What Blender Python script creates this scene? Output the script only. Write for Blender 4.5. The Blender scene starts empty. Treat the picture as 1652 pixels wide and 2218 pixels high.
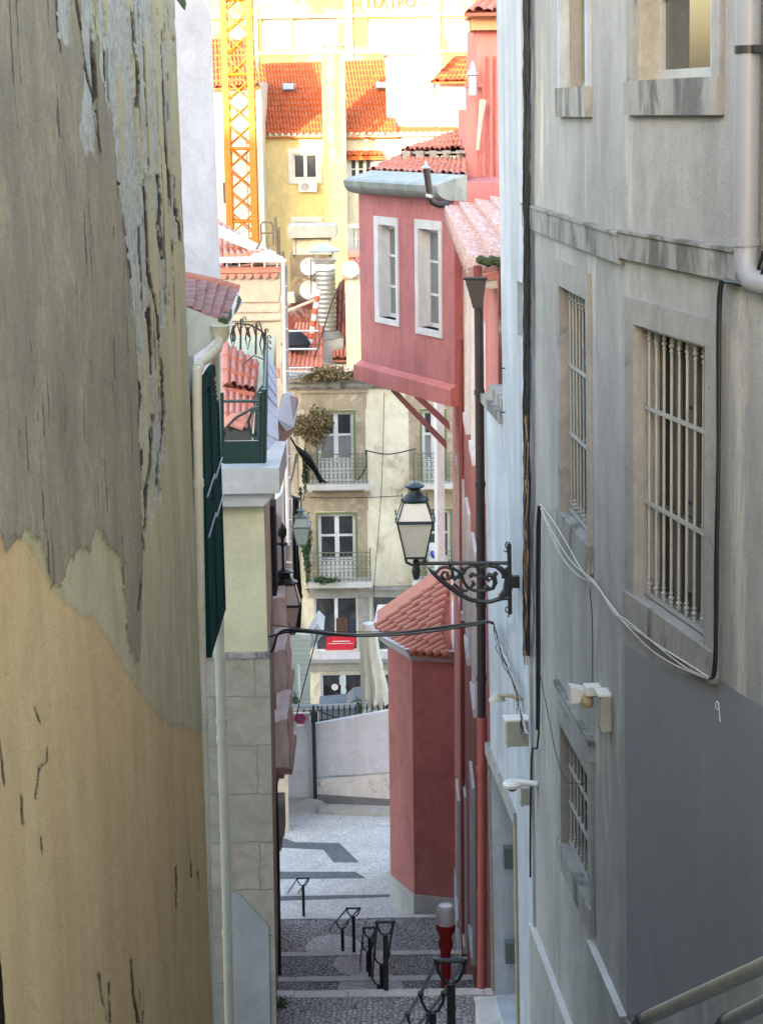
import bpy, math, random
import numpy as np
from mathutils import Vector, Matrix
R = math.radians
random.seed(7)
C = bpy.context.scene.collection
SC = bpy.context.scene
# ---------------------------------------------------------------- camera
FPX, W, H = 4045.0, 1652.0, 2218.0
PITCH, ROLL = R(12.12), 0.014
f_ = Vector((0, math.cos(PITCH), -math.sin(PITCH)))
r0 = Vector((1, 0, 0)); u0_ = Vector((0, math.sin(PITCH), math.cos(PITCH)))
r_ = r0 * math.cos(ROLL) - u0_ * math.sin(ROLL)
u_ = u0_ * math.cos(ROLL) + r0 * math.sin(ROLL)
cam = bpy.data.cameras.new('camera'); camo = bpy.data.objects.new('camera', cam); C.objects.link(camo)
camo.matrix_world = Matrix(((r_.x, u_.x, -f_.x, 0), (r_.y, u_.y, -f_.y, 0), (r_.z, u_.z, -f_.z, 0), (0, 0, 0, 1)))
cam.sensor_fit = 'VERTICAL'; cam.sensor_height = 36; cam.lens = FPX / H * 36; cam.clip_start = .1; cam.clip_end = 3000
SC.camera = camo
# ---------------------------------------------------------------- sky, sun, exposure
SUN_EL, SUN_AZ = R(9.0), R(28)          # low sun, behind the camera and to the left
wd = bpy.data.worlds.new("World"); SC.world = wd; wd.use_nodes = True
nt = wd.node_tree; bg = nt.nodes['Background']
sky = nt.nodes.new('ShaderNodeTexSky'); sky.sky_type = 'NISHITA'; sky.sun_disc = False
sky.sun_elevation = SUN_EL; sky.sun_rotation = R(180) + SUN_AZ
sky.air_density = 1.0; sky.dust_density = 2.5; sky.ozone_density = 1.0
nt.links.new(sky.outputs[0], bg.inputs[0]); bg.inputs[1].default_value = .15
sl = bpy.data.lights.new('sun', 'SUN'); sl.energy = 2.0; sl.angle = R(.5); sl.color = (1, .79, .54)
so = bpy.data.objects.new('sun', sl); C.objects.link(so)
sd = Vector((math.sin(SUN_AZ) * math.cos(SUN_EL), math.cos(SUN_AZ) * math.cos(SUN_EL), -math.sin(SUN_EL)))
so.rotation_euler = sd.to_track_quat('-Z', 'Y').to_euler()
SC.view_settings.view_transform = 'Standard'; SC.view_settings.look = 'None'
SC.view_settings.exposure = 3.45; SC.view_settings.gamma = 1
SC.view_settings.use_white_balance = True
SC.view_settings.white_balance_temperature = 6900; SC.view_settings.white_balance_tint = 15
SC.cycles.max_bounces = 8; SC.cycles.diffuse_bounces = 6; SC.cycles.glossy_bounces = 3
SC.cycles.transmission_bounces = 4; SC.cycles.use_denoising = True
SC.cycles.caustics_reflective = False; SC.cycles.caustics_refractive = False

# ---------------------------------------------------------------- measuring helpers
def ray(px, py):
    a = (px - W / 2) / FPX; b = (py - H / 2) / FPX
    return f_ + r_ * a - u_ * b
def at(px, py, Y):
    d = ray(px, py); return d * (Y / d.y)
def atz(px, py, Z):
    d = ray(px, py); return d * (Z / d.z)
class Frame:
    "a vertical wall plane: origin, direction u along it, outward normal n"
    def __init__(s, O, u, n=None, lean=0.0, zr=0.0):
        s.lean = lean; s.zr = zr              # lean: the wall shifts in x by this much per metre below zr
        s.O = Vector((O[0], O[1], 0)); s.u = Vector((u[0], u[1], 0)).normalized()
        n = n if n else (s.u.y, -s.u.x)
        s.n = Vector((n[0], n[1], 0)).normalized()
    def P(s, u, z, d=0): return s.O + s.u * u + s.n * d + Vector((s.lean * (s.zr - z), 0, z))
    def hit(s, px, py, d=0):
        r = ray(px, py); o = s.O + s.n * d
        t = (o.dot(s.n) + s.lean * s.zr * s.n.x) / (r.dot(s.n) + s.lean * r.z * s.n.x); p = r * t
        p = Vector((p.x - s.lean * (s.zr - p.z), p.y, p.z)); s_z = p.z
        return ((p - s.O).dot(s.u), p.z)
    def rect(s, x0, y0, x1, y1, d=0):
        xm, ym = (x0 + x1) / 2, (y0 + y1) / 2
        a, b = s.hit(x0, ym, d)[0], s.hit(x1, ym, d)[0]
        c, e = s.hit(xm, y0, d)[1], s.hit(xm, y1, d)[1]
        return min(a, b), max(a, b), min(c, e), max(c, e)
def front(Y, yaw=0):
    a = R(yaw); return Frame((0, Y), (math.cos(a), math.sin(a)), (math.sin(a), -math.cos(a)))

# ---------------------------------------------------------------- mesh building
ORG = {}
class MB:
    def __init__(s): s.v = []; s.f = []
    def add(s, vs, fs):
        b = len(s.v); s.v += [tuple(p) for p in vs]; s.f += [tuple(i + b for i in q) for q in fs]; return s
    def quad(s, *p): return s.add(p, [tuple(range(len(p)))])
    def box(s, F, u0, u1, z0, z1, d0, d1):
        vs = [F.P(u, z, d) for d in (d0, d1) for z in (z0, z1) for u in (u0, u1)]
        return s.add(vs, [(0, 1, 3, 2), (4, 6, 7, 5), (0, 4, 5, 1), (2, 3, 7, 6), (0, 2, 6, 4), (1, 5, 7, 3)])
    def hexa(s, a, b):
        "two quads of four points each, joined"
        n = len(a); fs = [tuple(range(n)), tuple(range(2 * n - 1, n - 1, -1))]
        fs += [(i, (i + 1) % n, n + (i + 1) % n, n + i) for i in range(n)]
        return s.add(list(a) + list(b), fs)
    def prism(s, F, poly, d0, d1):
        return s.hexa([F.P(u, z, d0) for u, z in poly], [F.P(u, z, d1) for u, z in poly])
    def wbox(s, x0, x1, y0, y1, z0, z1):
        vs = [(x, y, z) for x in (x0, x1) for y in (y0, y1) for z in (z0, z1)]
        return s.add(vs, [(0, 1, 3, 2), (4, 6, 7, 5), (0, 4, 5, 1), (2, 3, 7, 6), (0, 2, 6, 4), (1, 5, 7, 3)])
    def tube(s, pts, r, n=8, cap=True):
        pts = [Vector(p) for p in pts]; k = len(pts)
        rr = r if isinstance(r, (list, tuple)) else [r] * k
        rings = []; up = None
        for i, p in enumerate(pts):
            t = (pts[min(i + 1, k - 1)] - pts[max(i - 1, 0)])
            t = t.normalized() if t.length > 1e-9 else Vector((0, 0, 1))
            if up is None:
                up = Vector((0, 0, 1)) if abs(t.z) < .9 else Vector((0, 1, 0))
            a = t.cross(up)
            if a.length < 1e-6: a = t.cross(Vector((1, 0, 0)))
            a.normalize(); b = a.cross(t).normalized(); up = b
            rings += [p + (a * math.cos(2 * math.pi * j / n) + b * math.sin(2 * math.pi * j / n)) * rr[i] for j in range(n)]
        fs = [(i * n + j, i * n + (j + 1) % n, (i + 1) * n + (j + 1) % n, (i + 1) * n + j) for i in range(k - 1) for j in range(n)]
        if cap: fs += [tuple(range(n - 1, -1, -1)), tuple((k - 1) * n + j for j in range(n))]
        return s.add(rings, fs)
    def lathe(s, c, prof, n=16, rot=0, sq=False):
        c = Vector(c); vs = []
        for r, z in prof:
            for j in range(n):
                a = 2 * math.pi * j / n + rot
                vs.append(c + Vector((r * math.cos(a), r * math.sin(a), z)))
        k = len(prof)
        fs = [(i * n + j, i * n + (j + 1) % n, (i + 1) * n + (j + 1) % n, (i + 1) * n + j) for i in range(k - 1) for j in range(n)]
        fs += [tuple(range(n - 1, -1, -1)), tuple((k - 1) * n + j for j in range(n))]
        return s.add(vs, fs)
    def disc(s, c, nrm, r, dish=0, n=20, rings=4):
        nrm = Vector(nrm).normalized(); a = nrm.cross(Vector((0, 0, 1))).normalized(); b = nrm.cross(a)
        vs = [Vector(c) - nrm * dish]; fs = []
        for i in range(1, rings + 1):
            q = i / rings
            vs += [Vector(c) + (a * math.cos(2 * math.pi * j / n) + b * math.sin(2 * math.pi * j / n)) * r * q - nrm * dish * (1 - q * q) for j in range(n)]
        fs += [(0, 1 + j, 1 + (j + 1) % n) for j in range(n)]
        for i in range(rings - 1):
            fs += [(1 + i * n + j, 1 + i * n + (j + 1) % n, 1 + (i + 1) * n + (j + 1) % n, 1 + (i + 1) * n + j) for j in range(n)]
        m = len(vs); vs2 = [v - nrm * .012 for v in vs]
        s.add(vs + vs2, fs + [tuple(m + i for i in reversed(q)) for q in fs] + [(m - n + j, m - n + (j + 1) % n, 2 * m - n + (j + 1) % n, 2 * m - n + j) for j in range(n)])
        return s
    def tiles(s, A, B, Cc, D, ncol, nrow, amp=.05, lift=.03, sub=8):
        "barrel tiles on the patch A,B (eave) - C,D (ridge, D above A)"
        A, B, Cc, D = map(Vector, (A, B, Cc, D))
        nrm = (B - A).cross(D - A).normalized()
        if nrm.z < 0: nrm = -nrm
        nu = ncol * sub; base = len(s.v); rows = []
        for r in range(nrow):
            for e in (0, 1):
                v = (r + e) / nrow; row = []
                for i in range(nu + 1):
                    t = i / nu; p = (A * (1 - t) + B * t) * (1 - v) + (D * (1 - t) + Cc * t) * v
                    ph = (t * ncol) % 1; h = amp * abs(math.sin(math.pi * ph)) ** .8
                    cidx = int(t * ncol * .9999)
                    jit = (math.sin(cidx * 12.9898 + r * 78.233) * 43758.5453 % 1 - .5) * .9
                    row.append(p + nrm * (h + (lift * (1 + jit) if e == 0 else 0) - amp * .2))
                rows.append(row)
        s.v += [tuple(p) for row in rows for p in row]
        m = nu + 1
        for k in range(len(rows) - 1):
            s.f += [(base + k * m + i, base + k * m + i + 1, base + (k + 1) * m + i + 1, base + (k + 1) * m + i) for i in range(nu)]
        # underside and edge, so that the roof has a thickness
        th = nrm * (amp * .6 + .03)
        e = [A - th, B - th, Cc - th, D - th]
        s.add([A, B, Cc, D] + e, [(7, 6, 5, 4), (0, 4, 5, 1), (1, 5, 6, 2), (2, 6, 7, 3), (3, 7, 4, 0)])
        return s
    def build(s, name, m, parent=None, smooth=False, loc=None):
        me = bpy.data.meshes.new(name)
        o = Vector(ORG[parent.name]) if parent is not None else Vector(loc) if loc is not None else Vector((0, 0, 0))
        me.from_pydata([(v[0] - o.x, v[1] - o.y, v[2] - o.z) for v in s.v], [], s.f)
        me.materials.append(m); me.update()
        import bmesh
        bm = bmesh.new(); bm.from_mesh(me); bmesh.ops.recalc_face_normals(bm, faces=bm.faces); bm.to_mesh(me); bm.free()
        if smooth:
            me.shade_smooth() if hasattr(me, 'shade_smooth') else None
            try: me.set_sharp_from_angle(angle=R(40))
            except Exception: pass
        ob = bpy.data.objects.new(name, me); C.objects.link(ob)
        if parent is not None: ob.parent = parent
        else: ob.location = o
        ORG[ob.name] = tuple(o)
        return ob
def tag(o, label=None, cat=None, group=None, kind=None):
    if label: o['label'] = label
    if cat: o['category'] = cat
    if group: o['group'] = group
    if kind: o['kind'] = kind
    return o
def root(name, loc, label, cat, group=None):
    o = bpy.data.objects.new(name, None); C.objects.link(o); o.location = loc; o.empty_display_size = .3
    ORG[o.name] = tuple(loc); return tag(o, label, cat, group)
def structure(o): o['kind'] = 'structure'; return o
def wall(mb, F, u0, u1, z0, z1, holes=(), rev=.2, deep=3.0, core=True):
    "a wall face with real openings, their reveals, and the mass of the building behind it"
    us = sorted({u0, u1, *[min(max(h[i], u0), u1) for h in holes for i in (0, 1)]})
    zs = sorted({z0, z1, *[min(max(h[i], z0), z1) for h in holes for i in (2, 3)]})
    for a, b in zip(us, us[1:]):
        for c, d in zip(zs, zs[1:]):
            um, zm = (a + b) / 2, (c + d) / 2
            if any(h[0] < um < h[1] and h[2] < zm < h[3] for h in holes): continue
            mb.quad(F.P(a, c), F.P(b, c), F.P(b, d), F.P(a, d))
    for h in holes:
        a, b, c, d = h[:4]; r = -rev
        mb.quad(F.P(a, c), F.P(a, d), F.P(a, d, r), F.P(a, c, r)); mb.quad(F.P(b, c), F.P(b, c, r), F.P(b, d, r), F.P(b, d))
        mb.quad(F.P(a, c), F.P(a, c, r), F.P(b, c, r), F.P(b, c)); mb.quad(F.P(a, d), F.P(b, d), F.P(b, d, r), F.P(a, d, r))
    if core:
        q = -rev - .12
        mb.box(F, u0, u1, z0, z1, q, -deep)
        mb.quad(F.P(u0, z0), F.P(u0, z0, q), F.P(u0, z1, q), F.P(u0, z1)); mb.quad(F.P(u1, z0), F.P(u1, z1), F.P(u1, z1, q), F.P(u1, z0, q))
        mb.quad(F.P(u0, z1), F.P(u0, z1, q), F.P(u1, z1, q), F.P(u1, z1))
    return mb

# ---------------------------------------------------------------- materials
def N(nt, t, **k):
    n = nt.nodes.new(t)
    for a, b in k.items(): setattr(n, a, b)
    return n
def col(c): return (c[0], c[1], c[2], 1)
def base_mat(name, rough=.85, metal=0.0, spec=.4):
    m = bpy.data.materials.new(name); m.use_nodes = True; nt = m.node_tree; b = nt.nodes['Principled BSDF']
    b.inputs['Roughness'].default_value = rough; b.inputs['Metallic'].default_value = metal
    b.inputs['Specular IOR Level'].default_value = spec
    return m, nt, b
def pos(nt, sc=(1, 1, 1), rot=(0, 0, 0)):
    g = N(nt, 'ShaderNodeNewGeometry'); mp = N(nt, 'ShaderNodeMapping')
    mp.inputs['Scale'].default_value = sc; mp.inputs['Rotation'].default_value = rot
    nt.links.new(g.outputs['Position'], mp.inputs[0]); return mp.outputs[0]
def noise(nt, vec, s, det=6, ro=.6, dist=0):
    n = N(nt, 'ShaderNodeTexNoise'); n.inputs['Scale'].default_value = s; n.inputs['Detail'].default_value = det
    n.inputs['Roughness'].default_value = ro; n.inputs['Distortion'].default_value = dist
    nt.links.new(vec, n.inputs['Vector']); return n.outputs['Fac']
def ramp(nt, x, a, b, lo=(0, 0, 0), hi=(1, 1, 1)):
    r = N(nt, 'ShaderNodeValToRGB'); r.color_ramp.elements[0].position = a; r.color_ramp.elements[1].position = b
    r.color_ramp.elements[0].color = col(lo); r.color_ramp.elements[1].color = col(hi)
    nt.links.new(x, r.inputs[0]); return r.outputs[0]
def mix(nt, f, a, b, mode='MIX'):
    m = N(nt, 'ShaderNodeMix', data_type='RGBA', blend_type=mode)
    for sck, val in ((m.inputs[0], f), (m.inputs[6], a), (m.inputs[7], b)):
        if hasattr(val, 'links') or hasattr(val, 'is_linked'): nt.links.new(val, sck)
        elif isinstance(val, (int, float)): sck.default_value = val
        else: sck.default_value = col(val)
    return m.outputs[2]
def bump(nt, b, h, st, dist=.02):
    n = N(nt, 'ShaderNodeBump'); n.inputs['Strength'].default_value = st; n.inputs['Distance'].default_value = dist
    nt.links.new(h, n.inputs['Height']); nt.links.new(n.outputs[0], b.inputs['Normal']); return n
def plaster(name, c1, c2, s=1.6, streak=.35, rough=.9, bmp=.35, bs=60, spot=None, metal=0, spec=.3, lohi=(.35, .68), mot=1.0):
    m, nt, b = base_mat(name, rough, metal, spec)
    v = pos(nt, (1, 1, streak)); n1 = noise(nt, v, s, 8, .62, .3)
    c = mix(nt, ramp(nt, n1, *lohi), c1, c2)
    v2 = pos(nt, (1, 1, max(streak * .25, .04))); n2 = noise(nt, v2, s * 7, 5, .6)
    c = mix(nt, ramp(nt, n2, .35, .75, (0, 0, 0), (.24, .24, .24)), c, tuple(x * .72 for x in c1))
    if spot:
        n3 = noise(nt, pos(nt, (1, 1, spot[3] if len(spot) > 3 else 1)), spot[1], 9, .68, .5)
        c = mix(nt, ramp(nt, n3, spot[2] - .02, spot[2] + .09), c, spot[0])
    g1 = noise(nt, pos(nt, (1, 1, .7)), 1.9, 12, .78, .8); g2 = noise(nt, pos(nt), 75, 3, .8)
    c = mix(nt, 1.0, c, ramp(nt, g1, .30, .70, (1 - .24 * mot,) * 3, (1 + .12 * mot,) * 3), 'MULTIPLY')
    c = mix(nt, 1.0, c, ramp(nt, g2, .30, .70, (.86, .86, .86), (1.08, 1.08, 1.08)), 'MULTIPLY')
    nt.links.new(c, b.inputs['Base Color'])
    hh = mix(nt, .5, noise(nt, pos(nt), bs, 4, .7), noise(nt, pos(nt, (1, 1, .6)), bs * .12, 8, .7))
    bump(nt, b, hh, bmp, .02)
    return m
def plain(name, c, rough=.5, metal=0, spec=.5, var=.25, s=8, bmp=.1, bs=80):
    m, nt, b = base_mat(name, rough, metal, spec)
    n1 = noise(nt, pos(nt), s, 6, .65)
    nt.links.new(mix(nt, ramp(nt, n1, .3, .75), c, tuple(x * (1 - var) for x in c)), b.inputs['Base Color'])
    if bmp: bump(nt, b, noise(nt, pos(nt), bs, 3), bmp, .005)
    return m
def glass(name, c=(.03, .035, .04), rough=.06, c2=None, s=1.2):
    m, nt, b = base_mat(name, rough, 0, .8)
    n1 = noise(nt, pos(nt, (1, 1, .6)), s, 3, .5, .6)
    nt.links.new(mix(nt, ramp(nt, n1, .4, .62), c, c2 or tuple(x * 2.2 for x in c)), b.inputs['Base Color'])
    b.inputs['Coat Weight'].default_value = .5; b.inputs['Coat Roughness'].default_value = .03
    return m
def cobble(name, ca, cb, joint, s=9, bmp=.8):
    m, nt, b = base_mat(name, .7, 0, .4)
    v = pos(nt)
    vo = N(nt, 'ShaderNodeTexVoronoi'); vo.inputs['Scale'].default_value = s; vo.inputs['Randomness'].default_value = .75; nt.links.new(v, vo.inputs['Vector'])
    ve = N(nt, 'ShaderNodeTexVoronoi', feature='DISTANCE_TO_EDGE'); ve.inputs['Scale'].default_value = s; ve.inputs['Randomness'].default_value = .75; nt.links.new(v, ve.inputs['Vector'])
    sep = N(nt, 'ShaderNodeSeparateColor'); nt.links.new(vo.outputs['Color'], sep.inputs[0])
    c = mix(nt, sep.outputs[0], ca, cb)
    c = mix(nt, ramp(nt, noise(nt, v, 1.3, 6), .35, .7, (0, 0, 0), (.5, .5, .5)), c, tuple(x * .6 for x in ca))
    e = ramp(nt, ve.outputs['Distance'], .03, .12)
    nt.links.new(mix(nt, e, joint, c), b.inputs['Base Color'])
    bump(nt, b, e, bmp, .015)
    return m
def tilemat(name, ca, cb, cc, s=3.5, dirt=.62):
    m, nt, b = base_mat(name, .8, 0, .3)
    v = pos(nt)
    c = mix(nt, ramp(nt, noise(nt, v, s, 5, .7), .3, .7), ca, cb)
    c = mix(nt, ramp(nt, noise(nt, v, s * 2.3, 8, .75, .4), dirt, dirt + .12), c, cc)
    nt.links.new(c, b.inputs['Base Color']); bump(nt, b, noise(nt, v, 50, 4), .3, .01)
    return m
def masonry(name, ca, cb, joint, bw=.55, bh=.32, axis='x'):
    m, nt, b = base_mat(name, .9, 0, .25)
    g = N(nt, 'ShaderNodeNewGeometry'); sp = N(nt, 'ShaderNodeSeparateXYZ'); cm = N(nt, 'ShaderNodeCombineXYZ')
    nt.links.new(g.outputs['Position'], sp.inputs[0]); ad = N(nt, 'ShaderNodeMath', operation='ADD')
    nt.links.new(sp.outputs[0], ad.inputs[0]); nt.links.new(sp.outputs[1], ad.inputs[1])
    nt.links.new(ad.outputs[0], cm.inputs[0]); nt.links.new(sp.outputs[2], cm.inputs[1])
    br = N(nt, 'ShaderNodeTexBrick'); br.inputs['Scale'].default_value = 1; br.inputs['Brick Width'].default_value = bw; br.inputs['Row Height'].default_value = bh
    br.inputs['Mortar Size'].default_value = .012; br.inputs['Mortar Smooth'].default_value = .3
    nz = N(nt, 'ShaderNodeTexNoise'); nz.inputs['Scale'].default_value = 5; nt.links.new(cm.outputs[0], nz.inputs['Vector'])
    va = N(nt, 'ShaderNodeVectorMath', operation='MULTIPLY_ADD'); va.inputs[1].default_value = (.06, .06, 0)
    nt.links.new(nz.outputs['Color'], va.inputs[0]); nt.links.new(cm.outputs[0], va.inputs[2]); nt.links.new(va.outputs[0], br.inputs['Vector'])
    br.inputs['Color1'].default_value = col(ca); br.inputs['Color2'].default_value = col(cb); br.inputs['Mortar'].default_value = col(joint)
    c = mix(nt, ramp(nt, noise(nt, pos(nt), 4, 11, .75, .6), .42, .68), br.outputs['Color'], tuple(x * .66 for x in ca))
    nt.links.new(c, b.inputs['Base Color'])
    mm = mix(nt, .4, br.outputs['Fac'], noise(nt, pos(nt), 12, 8, .7))
    bump(nt, b, mm, .5, .02)
    return m
M = {}
M['gray'] = plaster('gray_stucco', (.325, .325, .305), (.455, .455, .43), 1.1, .22, spot=((.57, .55, .48), 1.6, .60, .2), lohi=(.38, .66), bmp=.7, bs=45)
M['gray_b'] = plaster('pale_gray_stucco', (.41, .46, .50), (.52, .575, .62), 1.8, .12, spot=((.30, .33, .36), 3, .56, .07), lohi=(.42, .6))
M['graypatch'] = plaster('blue_gray_paint', (.245, .26, .275), (.265, .28, .295), .9, .6, bmp=.3, mot=.35)
M['stone'] = plaster('limestone', (.30, .295, .275), (.38, .37, .345), 5, .8, spot=((.15, .15, .14), 4.5, .62), bs=25, bmp=.6)
M['stonedark'] = plaster('mouldy_limestone', (.30, .295, .27), (.36, .355, .32), 3, .4, spot=((.13, .135, .125), 2.4, .50, .3), bs=25, bmp=.5)
M['bars'] = plain('cream_painted_iron', (.40, .41, .385), .5, 0, .5, .25, 20)
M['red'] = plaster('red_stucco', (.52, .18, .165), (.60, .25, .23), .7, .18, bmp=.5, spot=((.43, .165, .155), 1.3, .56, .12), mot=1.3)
M['red_lt'] = plaster('pink_red_stucco', (.60, .20, .18), (.66, .25, .23), 1.3, .3, bmp=.25)
M['redbay'] = plaster('rose_stucco', (.53, .19, .19), (.59, .235, .23), 1.0, .4, bmp=.5, spot=((.47, .185, .18), 1.4, .56, .14), mot=1.3)
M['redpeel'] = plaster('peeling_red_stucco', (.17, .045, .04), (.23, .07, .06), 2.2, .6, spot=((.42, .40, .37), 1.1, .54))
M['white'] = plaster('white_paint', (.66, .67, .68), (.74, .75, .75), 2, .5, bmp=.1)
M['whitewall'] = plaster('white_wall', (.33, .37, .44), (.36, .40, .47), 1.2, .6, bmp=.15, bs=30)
M['cream'] = plaster('cream_stucco', (.54, .49, .39), (.62, .57, .46), 1.2, .3, bmp=.2)
M['olive'] = plaster('pale_olive_stucco', (.52, .50, .33), (.57, .56, .38), .8, .5, bmp=.25)
M['cornice'] = plaster('gray_cornice', (.42, .43, .41), (.50, .51, .49), 1.5, .5, bmp=.2)
M['block'] = masonry('limestone_blocks', (.36, .335, .265), (.30, .285, .23), (.22, .21, .175), .95, .62)
M['yellow'] = plaster('aged_yellow_stucco', (.70, .65, .49), (.79, .76, .62), 1.1, .35, spot=((.40, .34, .24), 1.0, .56, .6))
M['yellow2'] = plaster('yellow_stucco', (.62, .50, .24), (.69, .57, .30), .7, .35)
M['aged'] = plaster('worn_mortar', (.34, .28, .20), (.48, .41, .31), 2.5, .6, spot=((.6, .54, .43), 3, .58), bmp=.6)
M['theatre'] = plaster('theatre_stucco', (.46, .30, .07), (.50, .36, .11), .25, .5, spot=((.66, .56, .30), .22, .50))
M['roof_o'] = tilemat('orange_tiles', (.42, .10, .035), (.50, .14, .05), (.25, .075, .04), 1.2, .66)
M['roof_r'] = tilemat('red_tiles', (.42, .16, .12), (.50, .21, .155), (.24, .12, .10), 4, .62)
M['roof_s'] = tilemat('salmon_tiles', (.50, .21, .16), (.58, .27, .21), (.38, .17, .14), 5, .68)
M['roof_p'] = tilemat('purple_brown_tiles', (.25, .12, .11), (.33, .17, .15), (.12, .08, .075), 5, .6)
M['roof_w'] = tilemat('faded_tiles', (.36, .20, .175), (.48, .33, .30), (.58, .52, .50), 9, .50)
M['pipe_cream'] = plain('cream_plastic_pipe', (.56, .53, .40), .45, 0, .5, .18, 5)
M['pipe_rust'] = plaster('rust_stained_pipe', (.58, .55, .44), (.56, .47, .33), 3, .5, rough=.5, spot=((.38, .22, .11), 3, .62, .5), bmp=.05)
M['pipe_grey'] = plain('grey_plastic_pipe', (.25, .27, .30), .4, 0, .5, .12, 3)
M['pipe_brown'] = plain('dark_brown_pipe', (.035, .025, .025), .35, 0, .5, .3, 5)
M['pipe_red'] = plain('dark_red_pipe', (.33, .085, .075), .4, 0, .5, .2, 4)
M['green'] = plain('dark_green_paint', (.006, .032, .026), .35, 0, .5, .3, 12)
M['iron'] = plain('black_iron', (.018, .022, .022), .45, .0, .5, .4, 20)
M['irongreen'] = plain('mossy_iron', (.20, .22, .15), .7, 0, .4, .5, 20)
M['steel'] = plain('brushed_steel', (.55, .57, .58), .35, .9, .5, .2, 6)
M['galv'] = plain('galvanised_sheet', (.55, .60, .63), .4, .75, .5, .2, 10)
M['crane'] = plain('orange_painted_steel', (.40, .125, .008), .5, 0, .4, .2, 2)
M['cable'] = plain('black_rubber', (.012, .013, .015), .5, 0, .4, .2, 30, 0)
M['cablew'] = plain('white_cable', (.55, .54, .50), .5, 0, .4, .3, 30, 0)
M['cabler'] = plain('coloured_cable', (.03, .09, .22), .5, 0, .4, .5, 9, 0)
M['cableo'] = plain('tan_cable', (.30, .18, .09), .6, 0, .4, .4, 9, 0)
M['glass'] = glass('dark_window_glass')
M['glass_b'] = glass('window_with_net_curtain', (.16, .18, .19), .12, (.28, .30, .31))
M['glass_g'] = glass('grey_window_glass', (.13, .15, .15), .1, (.20, .22, .22))
M['lampglass'] = plain('frosted_lamp_glass', (.66, .62, .53), .3, 0, .6, .12, 3, 0)
M['pink'] = plaster('pinkish_cloth', (.80, .69, .62), (.87, .78, .71), 4, .5, rough=.75, bmp=.6, bs=14)
M['brownstone'] = plain('brown_stone', (.36, .25, .205), .8, 0, .3, .4, 6)
M['pave'] = cobble('dark_cobbles', (.28, .285, .285), (.46, .465, .465), (.065, .065, .065), 15)
M['pavew'] = cobble('white_cobbles', (.50, .50, .49), (.72, .71, .69), (.32, .315, .305), 17)
M['paveb'] = cobble('basalt_cobbles', (.10, .12, .13), (.17, .19, .20), (.07, .075, .08), 17)
M['edge'] = plaster('step_edge_stone', (.58, .57, .54), (.66, .65, .62), 4, 1, bmp=.3)
M['concrete'] = plaster('concrete', (.33, .32, .29), (.42, .41, .37), 2, .5, spot=((.20, .19, .17), 3, .62), bmp=.5)
M['asphalt'] = plain('asphalt', (.06, .06, .06), .9, 0, .3, .3, 3)
M['pvc'] = plain('white_plastic', (.72, .71, .66), .4, 0, .5, .15, 6)
M['box'] = plaster('grimy_plastic', (.36, .36, .29), (.45, .44, .36), 6, .6, rough=.6, bmp=.1)
M['netting'] = plain('black_netting', (.02, .024, .035), .8, 0, .3, .6, 12, .8, 25)
M['shop'] = glass('shop_glass', (.02, .024, .03), .08, (.07, .065, .07), 2.2)
M['redbox'] = plain('red_banner', (.60, .02, .04), .5, 0, .5, .15, 3)
M['canvas'] = plaster('beige_canvas', (.58, .54, .44), (.68, .63, .53), 3, .12, bmp=.15)
M['leaf'] = plain('green_leaf', (.05, .11, .035), .6, 0, .4, .5, 9)
M['leafdry'] = plain('dry_foliage', (.26, .20, .10), .8, 0, .3, .5, 12)
M['moss'] = plain('dark_foliage', (.05, .075, .03), .8, 0, .3, .5, 12)
M['blue'] = plain('blue_paint', (.03, .06, .35), .5)
M['redpaint'] = plain('signal_red', (.42, .03, .03), .4)
M['wood'] = plain('old_wood', (.20, .16, .12), .8, 0, .3, .5, 7)
M['doorwall'] = plaster('door_stone', (.34, .29, .19), (.42, .37, .27), 2, .5)
M['fasciaorange'] = plaster('sunlit_orange_cornice', (.60, .30, .16), (.66, .36, .20), 3, .5)  # orange glow of the low sun on the tower cornice, put into its colour
M['zinc'] = plaster('weathered_zinc', (.25, .29, .27), (.36, .39, .36), 3, .12, rough=.55, spot=((.13, .16, .14), 4, .58, .3), bmp=.3)
M['slate'] = plaster('pale_lead_sheet', (.40, .42, .46), (.50, .52, .56), 4, 1, rough=.6, bmp=.5)
M['gate'] = plaster('white_painted_panels', (.56, .56, .60), (.62, .62, .65), .8, .3, rough=.6, spot=((.50, .48, .48), 1.6, .60, .35), bmp=.1)
# ================================================================ ground: stairs, landings, square
FLI = [(0, -1.65), (2.4, -1.65)]
def flight(y0, z0, y1, z1):
    n = max(1, round((z0 - z1) / .175)); pts = []
    for i in range(n):
        pts += [(y0 + (y1 - y0) * i / n, z0 - (z0 - z1) * (i + 1) / n), (y0 + (y1 - y0) * (i + 1) / n, z0 - (z0 - z1) * (i + 1) / n)]
    return pts
E0, E1, E2, E3, E4 = (12.5, -6.95), (22.7, -11.32), (29.4, -14.4), (35.0, -16.6), (40.0, -18.07)
ZP = -18.4
prof = [(0, -1.65), (2.6, -1.65)] + flight(2.6, -1.65, 11.0, E0[1]) + [E0] + flight(12.5, E0[1], 19.55, E1[1]) + [E1] \
     + flight(22.7, E1[1], 27.6, E2[1]) + [E2] + flight(29.4, E2[1], 32.95, E3[1]) + [E3] + flight(35.0, E3[1], 37.4, E4[1]) + [E4, (40.0, ZP)]
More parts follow.
